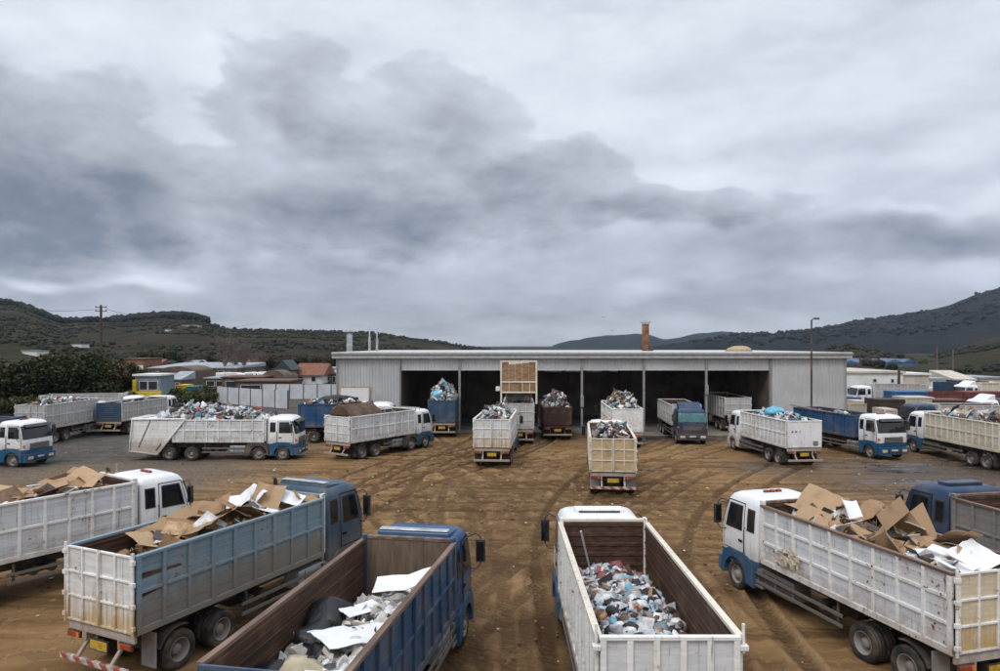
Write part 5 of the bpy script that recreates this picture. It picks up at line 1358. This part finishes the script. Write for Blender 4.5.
# ------------------------------------------------------------------ fences and walls
def panel_wall(name, a, b, h, n, label, z0=0):
    root = empty(name,(a[0],a[1],0),0,label,'fence')
    dx, dy = b[0]-a[0], b[1]-a[1]; L_ = math.hypot(dx,dy); ang = math.atan2(dy,dx); mx = Matrix.Rotation(ang,4,'Z')
    for i in range(n):
        m = MB(); m.box(L_*i/n+.05,L_*(i+1)/n-.05,-.03,.03,.05,h,0,None,mx); m.build('fence_panel',M['sheetgrey'],root)
    for i in range(n+1):
        m = MB(); m.box(L_*i/n-.06,L_*i/n+.06,-.08,.08,0,h+.08,0,None,mx); m.build('fence_post',M['chassis'],root)
    return root
M['sheetgrey'] = plain('pale_sheet_panel',(.50,.51,.53),.6,0,.12,.8)
panel_wall('panel_fence',at(217,388,97)[:2],at(288,396,88)[:2],2.35,6,'nearer pale panel fence behind the long rubbish truck')
panel_wall('panel_fence',at(262,388,104)[:2],at(345,384,104)[:2],2.3,6,'farther pale panel fence running up to the shed corner')

# ------------------------------------------------------------------ buildings
def building(name, label, cat, px0, px1, d, h, depth, wall, roofm, roof='flat', wins=(), rise=1.0, z0=0, overhang=.25):
    x0, x1 = (px0-500)*d/F, (px1-500)*d/F; w = x1-x0
    root = empty(name,((x0+x1)/2,d,z0),0,label,cat)
    m = MB(); m.box(-w/2,w/2,0,depth,-.5,h,0); m.build('wall',wall,root)
    m = MB(); o = overhang
    if roof == 'flat': m.box(-w/2-o,w/2+o,-o,depth+o,h+.003,h+.25,0)
    elif roof == 'gable_x':   # ridge along x
        m.prism_x([(-o,h-.05),(depth+o,h-.05),(depth/2,h+rise)],-w/2-o,w/2+o,0)
    elif roof == 'gable_y':
        m.prism_y([(-w/2-o,h-.05),(w/2+o,h-.05),(0,h+rise)],-o,depth+o,0)
    elif roof == 'mono': m.prism_x([(-o,h+.003),(depth+o,h+.003),(depth+o,h+rise),(-o,h+.2)],-w/2-o,w/2+o,0)
    elif roof == 'arch':
        m.prism_y([(w/2*math.cos(math.pi*i/12),h+rise*math.sin(math.pi*i/12)) for i in range(13)][::1],-o,depth+o,0)
    m.build('roof',roofm,root)
    for (u0,u1,v0,v1,*k) in wins:
        m = MB(); a, b = -w/2+w*u0, -w/2+w*u1
        m.box(a,b,-.06,-.003,h*v0,h*v1,0)
        f = m.build('window' if not k else k[0],M['win_dark'] if not k else M[k[1]],root)
        m = MB(); t = .09
        m.box(a-t,b+t,-.09,-.004,h*v1,h*v1+t,0); m.box(a-t,b+t,-.09,-.004,h*v0-t,h*v0,0); m.box(a-t,a,-.09,-.004,h*v0,h*v1,0); m.box(b,b+t,-.09,-.004,h*v0,h*v1,0)
        m.build('frame',M['trim'],f)
    return root
M['win_dark'] = plain('dark_opening',(.03,.032,.036),.25,0,.2,1,.5,0)
M['rwhite'] = plain('white_render',(.68,.67,.64),.8,0,.12,.6); M['brick'] = plain('orange_brick',(.26,.105,.055),.85,0,.25,1.2)
M['terra'] = plain('terracotta_tile',(.19,.075,.042),.85,0,.3,2); M['browncl'] = plain('brown_sheds',(.12,.085,.06),.85,0,.3,.8)
M['roofgrey'] = plain('grey_roof_sheet',(.30,.32,.34),.55,0,.2,.8); M['greenroof'] = plain('dark_teal_roof',(.018,.04,.04),.6,0,.2,1)
M['bluesheet'] = plain('blue_roof_sheet',(.07,.115,.19),.6,0,.4,.25); M['yellow'] = plain('yellow_paint',(.60,.42,.02),.5,0,.2,1.5); M['teal'] = plain('teal_paint',(.02,.20,.27),.5,0,.2,2)
M['orange'] = plain('orange_paint',(.40,.17,.02),.5,0,.25,2); M['paleblue'] = plain('pale_blue_wall',(.19,.235,.28),.7,0,.2,1); M['cont_blue'] = plain('blue_container',(.02,.10,.24),.5,0,.25,1)
M['cont_red'] = plain('red_brown_container',(.14,.035,.03),.6,0,.3,1); M['cont_brown'] = plain('brown_container',(.045,.028,.02),.7,0,.3,1); M['cont_beige'] = plain('beige_container',(.50,.44,.36),.6,0,.15,1)
building('industrial_building','two storey white industrial building with dark windows beyond the blue tipper','building',843,903,91,4.55,14,M['rwhite'],M['cont_beige'],'flat',
   [(.42,.58,.34,.58),(.80,.95,.34,.58),(.50,.55,.74,.82),(.80,.84,.72,.82),(.90,.92,.70,.84),(.02,.3,.06,.30,'door','cont_blue'),(.28,.36,.3,.56,'shutter','cont_beige')])
building('annex','low pale annex with flat roof joined beyond the white building','building',903,929,93,4.2,10,M['cont_beige'],M['rwhite'],'flat',[(.1,.4,.1,.55,'door','sheetwhite')])
for i,(a,b,y) in enumerate(((838,862,240),(862,886,246),(886,903,255),(903,917,262))):
    building('greenhouse','long low blue sheeted greenhouse at the foot of the brown hill','greenhouse',a,b,y,1.7,30,M['bluesheet'],M['bluesheet'],'gable_y',(),1.2)['group'] = 'blue greenhouses below the brown hill'
building('warehouse','long grey roofed warehouse in the valley behind the yellow cabin','building',148,236,165,2.6,20,M['browncl'],M['roofgrey'],'mono',[(.08,.16,.2,.7),(.3,.4,.2,.7),(.6,.7,.3,.8),(.8,.86,.3,.8)],1.0)
building('brown_shed','brown shed with dark open doorway in front of the grey roofed warehouse','shed',160,193,150,2.4,10,M['browncl'],M['browncl'],'arch',[(.15,.35,.05,.7),(.4,.62,.05,.6)],1.2)
building('brick_house','orange brick house with flat roof on the valley floor','house',124,144,190,4.3,10,M['brick'],M['browncl'],'flat',[(.1,.3,.3,.7),(.5,.95,.05,.6,'shutter','rwhite')])
building('brick_house','low orange brick row with white doors beside the brick house','house',100,124,192,2.6,9,M['brick'],M['browncl'],'flat',[(.05,.3,.1,.8,'door','rwhite'),(.7,.9,.2,.8,'door','rwhite')])
building('red_roof_house','white gabled house with red tiled roof beyond the fence','house',296,322,145,1.9,9,M['rwhite'],M['terra'],'gable_x',[(.1,.25,.3,.8),(.6,.75,.3,.8)],2.4,0,.6)
building('timber_kiosk','dark gabled kiosk with teal roof beside the red roof house','kiosk',276,290,140,3.2,6,M['browncl'],M['greenroof'],'gable_y',[(.15,.85,.25,.65)],2.0,0,.5)
building('brown_shed','low rounded brown shed beside the dark gabled kiosk','shed',261,286,134,1.5,8,M['browncl'],M['browncl'],'arch',(),1.8)
building('white_shed','far white roofed shed right of the red roof house','shed',322,340,175,2.2,8,M['rwhite'],M['roofgrey'],'flat',[(.2,.8,.3,.6)])
for i,(a,b,d,h,l) in enumerate(((222,262,128,2.1,'flat brown roofed open store behind the pale fence'),(236,290,118,1.9,'longer brown roofed store just behind the pale fence'),(205,226,135,1.6,'small grey roofed store left of the brown stores'))):
    building('open_store',l,'shed',a,b,d,h,7,M['browncl'],M['rust_red'] if i < 2 else M['roofgrey'],'flat',[(.1,.45,.1,.7),(.55,.9,.1,.7)])
def on_hill(px, py, hname='valley_hill'):
    hz_, Y0, Yr, a, b = HILLS[hname]; ys_ = np.linspace(Y0+5,Yr,900); z = hz_(np.full(900,(px-500)/F),ys_)
    k = int(np.argmin(np.abs(345+(CAMZ-z)*F/ys_-py))); return float(ys_[k]), float(z[k])
for px0,px1,py,l,wm,rm in ((182,198,327,'long pale tan house high on the far hillside',M['cont_beige'],M['roofgrey']),(22,37,355,'long white house among bushes on the near hillside',M['rwhite'],M['roofgrey']),(71,81,347,'small white cottage on the near hillside',M['rwhite'],M['browncl']),(165,168,331.5,'tiny white hut alone on the upper fields',M['rwhite'],M['roofgrey'])):
    dd, zz = on_hill((px0+px1)/2, py); building('hill_house',l,'house',px0,px1,dd,max(1.6,1.7*dd/F),6,wm,rm,'flat',(),1,zz-.3)
for px0,px1,d,h,dp,wm,rm,rf,l in ((150,160,205,2.6,8,'rwhite','terra','gable_x','small white house with tiled roof behind the brown shed'),(186,198,200,2.4,8,'cont_beige','roofgrey','gable_y','beige gabled hut behind the long warehouse'),
    (205,219,195,2.2,8,'rwhite','roofgrey','flat','low white block at the right end of the long warehouse'),(242,254,210,2.4,8,'cont_beige','terra','gable_x','beige house with tiled roof behind the bare trees'),    (326,337,150,1.8,6,'browncl','rust_red','flat','low brown shed between the red roof house and the big shed'),(168,181,122,2.0,5,'browncl','roofgrey','mono','grey roofed lean-to above the yellow skips'),(104,118,150,2.6,7,'cont_beige','roofgrey','flat','pale block half hidden by the dark trees'),
    (931,946,104,3.0,6,'rwhite','roofgrey','flat','low white office behind the red brown containers'),(955,975,110,2.6,6,'browncl','cont_beige','mono','brown lean-to shed at the back of the right lot'),(980,1003,116,2.6,8,'cont_beige','roofgrey','flat','beige flat roofed store at the far end of the lot')):
    building('outbuilding',l,'building',px0,px1,d,h,dp,M[wm],M[rm],rf,[(.15,.35,.3,.75),(.6,.85,.1,.75)],1.4)
# yellow cabin
cabn = building('yellow_cabin','yellow framed cabin with pale blue roof among the bushes','cabin',135,160,92,4.1,4,M['paleblue'],M['rwhite'],'flat',[(.2,.5,.55,.82),(.55,.9,.55,.82)])
m = MB(); m.box(-1.75,-1.3,-.6,-.15,0,3.6); m.box(-1.75,2.1,-.6,-.15,1.3,2.05); m.build('yellow_frame',M['yellow'],cabn,.05,1)
def skip(px0,px1,ytop,d,h,mat,label,name='skip_bin'):
    x0,x1 = (px0-500)*d/F,(px1-500)*d/F; zt = CAMZ+(345-ytop)*d/F; m = MB(); w = x1-x0
    m.prism_x([(-.9,zt-h),(.9,zt-h),(1.2,zt),(-1.2,zt)],-w/2,w/2,0)
    for i in range(4): m.box(-w/2+w*(i+.5)/4-.05,-w/2+w*(i+.5)/4+.05,-1.16,-1.0,zt-h+.1,zt-.05,0)
    m.box(-w/2-.05,w/2+.05,-1.26,-1.12,zt-.1,zt+.02,0)
    if zt-h > .12:
        for s in (-1,1): m.box(s*w*.35-.15,s*w*.35+.15,-.7,.7,0,zt-h,0)
    tag(m.build(name,mat,None,.02,1,loc=((x0+x1)/2,d,0)),label,'skip')
skip(163,170,383.5,105,1.3,M['yellow'],'small yellow skip left of the green bushes'); skip(180,190,384.5,104,1.2,M['yellow'],'wider yellow skip between small skip and teal bin'); skip(190,200,386,100,1.6,M['teal'],'teal skip at the end of the green bushes')
# orange loader
lr = empty('loader',((121-500)*95/F,95,0),0,'small orange loader parked at the edge of the dark trees','loader')
m = MB(); m.box(-1.3,1.3,-.7,.7,.6,1.5); m.box(.9,1.5,-.75,.75,.5,1.1); m.build('body',M['orange'],lr,.12,2)
m = MB(); m.box(-.9,.3,-.65,.65,1.5,2.7); m.build('cabin',M['glass'],lr,.08,1)
m = MB(); m.box(-1.0,.4,-.7,.7,2.7,2.85); m.build('canopy',M['orange'],lr,.05,1)
for x in (-.85,.95):
    for s in (-1,1): w = link('wheel',WM['front'],lr,(x,s*.75,.5),R(-90 if s > 0 else 90)); w.rotation_euler = (0,0,R(90 if s > 0 else -90)); link('tyre',WM['tyre'],w)
m = MB(); m.tube([(1.2,.5,1.3),(2.0,.5,.7)],.1,6); m.tube([(1.2,-.5,1.3),(2.0,-.5,.7)],.1,6); m.prism_x([(0,0),(.1,0),(.1,.1),(0,.1)],0,.01); m.box(1.9,2.4,-.9,.9,.15,.9); m.build('bucket',M['orange'],lr,.05,1)

# containers and trailers of the right hand lot
def container(px0,px1,d,zt,mat,label,depth=2.45,z0=.15,name='shipping_container',ribs=True,open_=False):
    x0,x1 = (px0-500)*d/F,(px1-500)*d/F; w = x1-x0
    root = empty(name,((x0+x1)/2,d,0),0,label,'container')
    m = MB(); m.box(-w/2,w/2,0,.06,z0,zt,0); m.box(-w/2,w/2,depth-.06,depth,z0,zt,0); m.box(-w/2+.003,-w/2+.06,.061,depth-.061,z0,zt,0); m.box(w/2-.06,w/2-.003,.061,depth-.061,z0,zt,0); m.box(-w/2+.07,w/2-.07,.07,depth-.07,z0,z0+.1,0)
    if not open_: m.box(-w/2,w/2,.0,depth,zt+.002,zt+.06,0)
    if ribs:
        k = int(w/.4)
        for i in range(k): x = -w/2+w*(i+.5)/k; m.box(x-.09,x+.09,-.04,-.002,z0+.12,zt-.12,0)
    m.build('container_shell',mat,root)
    m = MB()
    for z in (z0+.06,zt-.04): m.box(-w/2-.03,w/2+.03,-.07,-.003,z-.06,z+.06,0)
    for s in (-1,1): m.box(s*(w/2-.06)-.07,s*(w/2-.06)+.07,-.08,-.004,z0,zt,0)
    m.build('edge_frame',mat,root)
    m = MB()
    for s in (-1,1): m.box(s*w*.42-.12,s*w*.42+.12,.2,depth-.2,0,z0,0)
    m.build('skid',M['chassis'],root)
container(895,928,80,2.75,M['cont_blue'],'long blue open container in the right lot')
container(929,966,80,2.7,M['cont_red'],'red brown container next to the long blue one',open_=True)
container(967,1012,81,2.65,M['cont_red'],'duller red brown container at the end of the row')
container(877,905,71,2.55,M['cont_brown'],'dark brown container behind the white cab tipper',ribs=False)
container(905,934,73.5,2.6,M['cont_beige'],'beige container between dark brown and rusty ones')
container(935,967,73,2.35,M['rust_red'],'rusty low container in front of the red brown row')
container(846,861,86,1.6,M['cont_blue'],'short blue container against the white building',2)
container(884,897,62.5,2.35,M['cont_beige'],'beige box body right behind the white cab of the blue tipper',2)
container(848,876,73,2.0,M['cont_beige'],'low beige open container beyond the royal blue body',2.2,open_=True)

# ------------------------------------------------------------------ parked cars and vans
def vehicle(px, d, label, paintm, van=False, rz=0, group=None, z0=0):
    x = (px-500)*d/F; L_, W, H = (5.2,1.95,2.2) if van else (4.2,1.7,1.42)
    root = empty('parked_van' if van else 'parked_car',(x,d,z0),rz,label,'van' if van else 'car',group)
    m = MB()
    if van: prof = [(-L_/2,.35),(L_/2,.35),(L_/2,.95),(L_/2-.7,1.15),(L_/2-1.5,H-.08),(L_/2-1.8,H),(-L_/2+.1,H),(-L_/2,H-.15)]
    else: prof = [(-L_/2,.3),(L_/2,.3),(L_/2,.72),(L_/2-.9,.88),(L_/2-1.6,H-.04),(-L_/2+1.1,H),(-L_/2+.3,.95),(-L_/2,.85)]
    mx = Matrix.Rotation(R(-90),4,'Z'); m.prism_x(prof,-W/2,W/2,0,None,mx); m.build('body',paintm,root,.12,2)
    m = MB(); g = .012
    if van: win = [(L_/2-1.75,1.2),(L_/2-.85,1.2),(L_/2-1.55,H-.2),(L_/2-1.75,H-.2)]
    else: win = [(-L_/2+.7,.95),(L_/2-1.2,.95),(L_/2-1.75,H-.12),(-L_/2+1.15,H-.12)]
    m.prism_x(win,-W/2-g,W/2+g,0,None,mx)
    if van: m.prism_x([(L_/2-.76,1.2),(L_/2-.72,1.2),(L_/2-1.40,H-.2),(L_/2-1.44,H-.2)],-W/2+.2,W/2-.2,0,None,mx)
    m.build('window',M['glass'],root)
    for yy in (-L_/2+.8,L_/2-.85):
        for s in (-1,1):
            m = MB(); mm = Matrix.Translation((yy,s*(W/2-.1),.32)) @ Matrix.Rotation(math.pi/2,4,'Z')
            m.lathe_x([(-.1,.02),(-.1,.32),(.1,.32),(.1,.02)],12,0,None,mm); m.build('wheel',M['rubber'],root)
    return root
cp = [M['rwhite'],M['sheetgrey'],M['chassis'],M['cont_blue'],M['cont_red'],M['teal'],M['roofgrey']]
cw = ['white','silver','black','blue','dark red','teal','grey']
rnd = random.Random(8)
for i in range(14):
    vehicle(226+i*3.4+rnd.uniform(-1,1), 150+14*(i % 3)+rnd.uniform(-2,2),'white car in the valley car park behind the bare trees',M['rwhite'],i % 3 == 0,rnd.uniform(-.5,.5) if i % 2 else 1.5,'white vehicles in the valley car park')
VG = 'vehicles parked beyond the red container row'
for px,d,zt,mt,w_,l in ((851,79,1.9,'cont_beige',13,'cream skip between the shed corner and the low beige container'),(866,77,1.5,'cont_blue',9,'small blue skip among the pale ones near the shed corner'),(941,70,2.2,'rust_red',12,'rust red skip behind the slatted tipper'),(985,72,2.3,'roofgrey',16,'grey skip beside the truck with blue deflector')):
    skip(px,px+w_,345+(CAMZ-zt)*F/d,d,zt-.2,M[mt],l)
row = [(912,98,0,1),(921,101,1,1),(929,97,0,0),(938,100,4,1),(946,99,0,1),(955,102,1,0),(962,98,5,1),(970,101,0,0),(977,99,2,1),(984,97,3,1),(991,103,0,1),(999,99,6,1),(1006,101,0,1)]
nth = {}
for px,d,c,v in row:
    k = (c,v); nth[k] = nth.get(k,0)+1
    many = sum(1 for r_ in row if (r_[2],r_[3]) == k) > 1
    vehicle(px,d,f"{cw[c]} {'van' if v else 'car'} parked beyond the red brown container row",cp[c],bool(v),rnd.choice((1.57,1.3,.2,-.1)),VG)

# ------------------------------------------------------------------ trees and bushes
used = {}
E1 = tree_proto('evergreen_tree',7.5,4.2,3.5,1,M['leaf_dark'],9000,44,.25)
E2 = tree_proto('evergreen_tree',6.6,3.8,3.1,2,M['leaf_mid'],8000,38,.25)
E3 = tree_proto('evergreen_tree',6.8,3.4,3.1,3,M['leaf_brown'],7000,34,.24)
B1 = tree_proto('bush',2.4,1.9,1.15,4,M['leaf_mid'],2600,22,.17)
BT1 = tree_proto('bare_tree',9.5,2.6,4.0,5,None,0,22,.3,True)
BT2 = tree_proto('bare_tree',7.5,2.4,3.2,6,None,0,18,.3,True)
TG_ = 'trees in the dark clump by the yard'
rnd = random.Random(3)
spots = [(8,84,.95,E1),(-22,88,1.0,E2),(30,90,.80,E2),(46,86,.95,E1),(62,92,1.05,E3),(78,88,.98,E1),(95,90,1.02,E2),(110,93,.90,E3),(122,97,.8,E1),(-8,100,.9,E3),(20,104,.85,E1),(52,104,1.0,E2),(88,104,1.05,E3),(72,112,1.05,E1),(108,108,.95,E2),(-50,92,1,E1),(138,112,.72,E2)]
kinds = {E1:'dark green tree in the dense clump behind the trucks',E2:'olive green tree in the dense clump behind the trucks',E3:'russet tinged tree in the dense clump behind the trucks'}
for px,d,s,pr in spots: put(pr,used,(px-500)*d/F,d,-.1,s,rnd.uniform(0,6),kinds[pr],'tree',TG_)
low = [(x,79+(x*7)%5,.8+.03*((x*3)%9)) for x in range(-20,122,11)]
for px,d,s in low: put(B1,used,(px-500)*d/F,d,-.1,s,rnd.uniform(0,6),'low bush at the foot of the dark tree clump behind the trucks','bush','bushes under the tree clump')
bush = [(128,84,.9),(142,86,.8),(174,96,1.0),(184,99,.9),(196,97,.9),(206,99,1.0),(178,88,.9),(168,90,.8),(188,92,.85),(200,91,.8),(118,80,.8),(210,96,.7)]
for px,d,s in bush: put(B1,used,(px-500)*d/F,d,-.1,s,rnd.uniform(0,6),'low green bush on the bank below the yellow skips','bush','bushes on the bank')
for px,d,s,pr in ((226,170,1.25,BT1),(236,176,1.05,BT2),(245,172,.95,BT1),(232,184,.95,BT2),(252,186,.8,BT2),(260,190,.8,BT1)): put(pr,used,(px-500)*d/F,d,-.1,s,rnd.uniform(0,6),'bare leafless tree standing behind the valley car park','tree','bare trees in the valley')
for px,d,s,pr in ((148,215,1.0,E2),(160,222,.9,E1),(169,214,.9,E1),(180,230,.8,E3),(205,225,.8,E3),(215,232,.8,E2),(268,205,.8,E3),(285,215,.8,E3),(300,222,.75,E2),(318,210,.8,E3),(330,220,.8,E2)):
    put(pr,used,(px-500)*d/F,d,-.1,s,rnd.uniform(0,6),{E1:'dark round tree at the foot of the far hillside',E2:'olive tree at the foot of the far hillside',E3:'russet tree at the foot of the far hillside'}[pr],'tree','trees at the foot of the hillside')

# ------------------------------------------------------------------ small things
for px,py in ((603.5,317.5),(612,331)):
    x,y,z = at(px,py,95); m = MB(); m.add([(0,0,0),(.1,-.25,.02),(.55,-.12,.28),(.12,.12,.03),(-.1,-.25,.02),(-.55,-.12,.22),(-.12,.12,.03),(0,-.35,-.02),(0,.3,0)],[(0,1,2,3),(0,6,5,4),(7,1,0,4),(8,6,0,3)])
    m.add([(0,0,-.05),(.05,-.2,-.04),(0,-.42,0),(-.05,-.2,-.04),(0,.28,-.02)],[(0,1,2,3),(0,4,1),(0,3,4)])
    o = m.build('bird',M['chassis'],None,loc=(x,y,z)); tag(o,'dark bird flying highest over the shed roof' if py < 320 else 'dark bird flying just above the ridge line','bird')
def litter():
    rnd = random.Random(21); m = MB(); P = [(.6,.55,.48)]*6+[(.42,.34,.25)]*8+[(.2,.15,.1)]*5
    for _ in range(260):
        y = 9+54*rnd.random()**.75; x = rnd.uniform(-.72,.72)*y; s = rnd.uniform(.015,.05)*(1+y/70); c = rnd.choice(P)
        bv,bf = ico(1); o = rnd.uniform(0,99); fl = rnd.uniform(.2,.5)
        m.add([(x+p.x*s*(1+.6*mnoise.noise(p*2+Vector((o,0,0)))),y+p.y*s*1.3,.02+max(-.02,p.z*s*fl)) for p in bv],bf,0,c)
    tag(m.build('litter',M['trash']),kind='stuff')
    m = MB(); P = [(.15,.085,.04),(.22,.135,.065),(.10,.058,.028)]
    for _ in range(1500):
        y = 9+50*rnd.random()**.8; x = rnd.uniform(-.74,.74)*y; s = rnd.uniform(.02,.07)*(.7+y/50)
        bv,bf = ico(1); o = rnd.uniform(0,99)
        m.add([(x+p.x*s*(1+.5*mnoise.noise(p*2+Vector((o,0,0)))),y+p.y*s,max(-.03,p.z*s*.5)) for p in bv],bf,0,rnd.choice(P))
    tag(m.build('mud_clods',M['trash']),kind='stuff')
litter()
# ------------------------------------------------------------------ air
if HAZE:
    m = MB(); m.box(-5200,5200,-300,4300,-12,420); hz = m.build('haze',[bpy.data.materials.new('haze_air')]); tag(hz,kind='stuff')
    mt = hz.data.materials[0]; mt.use_nodes = True; t = mt.node_tree; t.nodes.clear()
    o = t.nodes.new('ShaderNodeOutputMaterial'); v = t.nodes.new('ShaderNodeVolumePrincipled')
    v.inputs['Color'].default_value = (.66,.80,1,1); v.inputs['Density'].default_value = HAZE; v.inputs['Anisotropy'].default_value = .2
    t.links.new(v.outputs[0],o.inputs['Volume'])
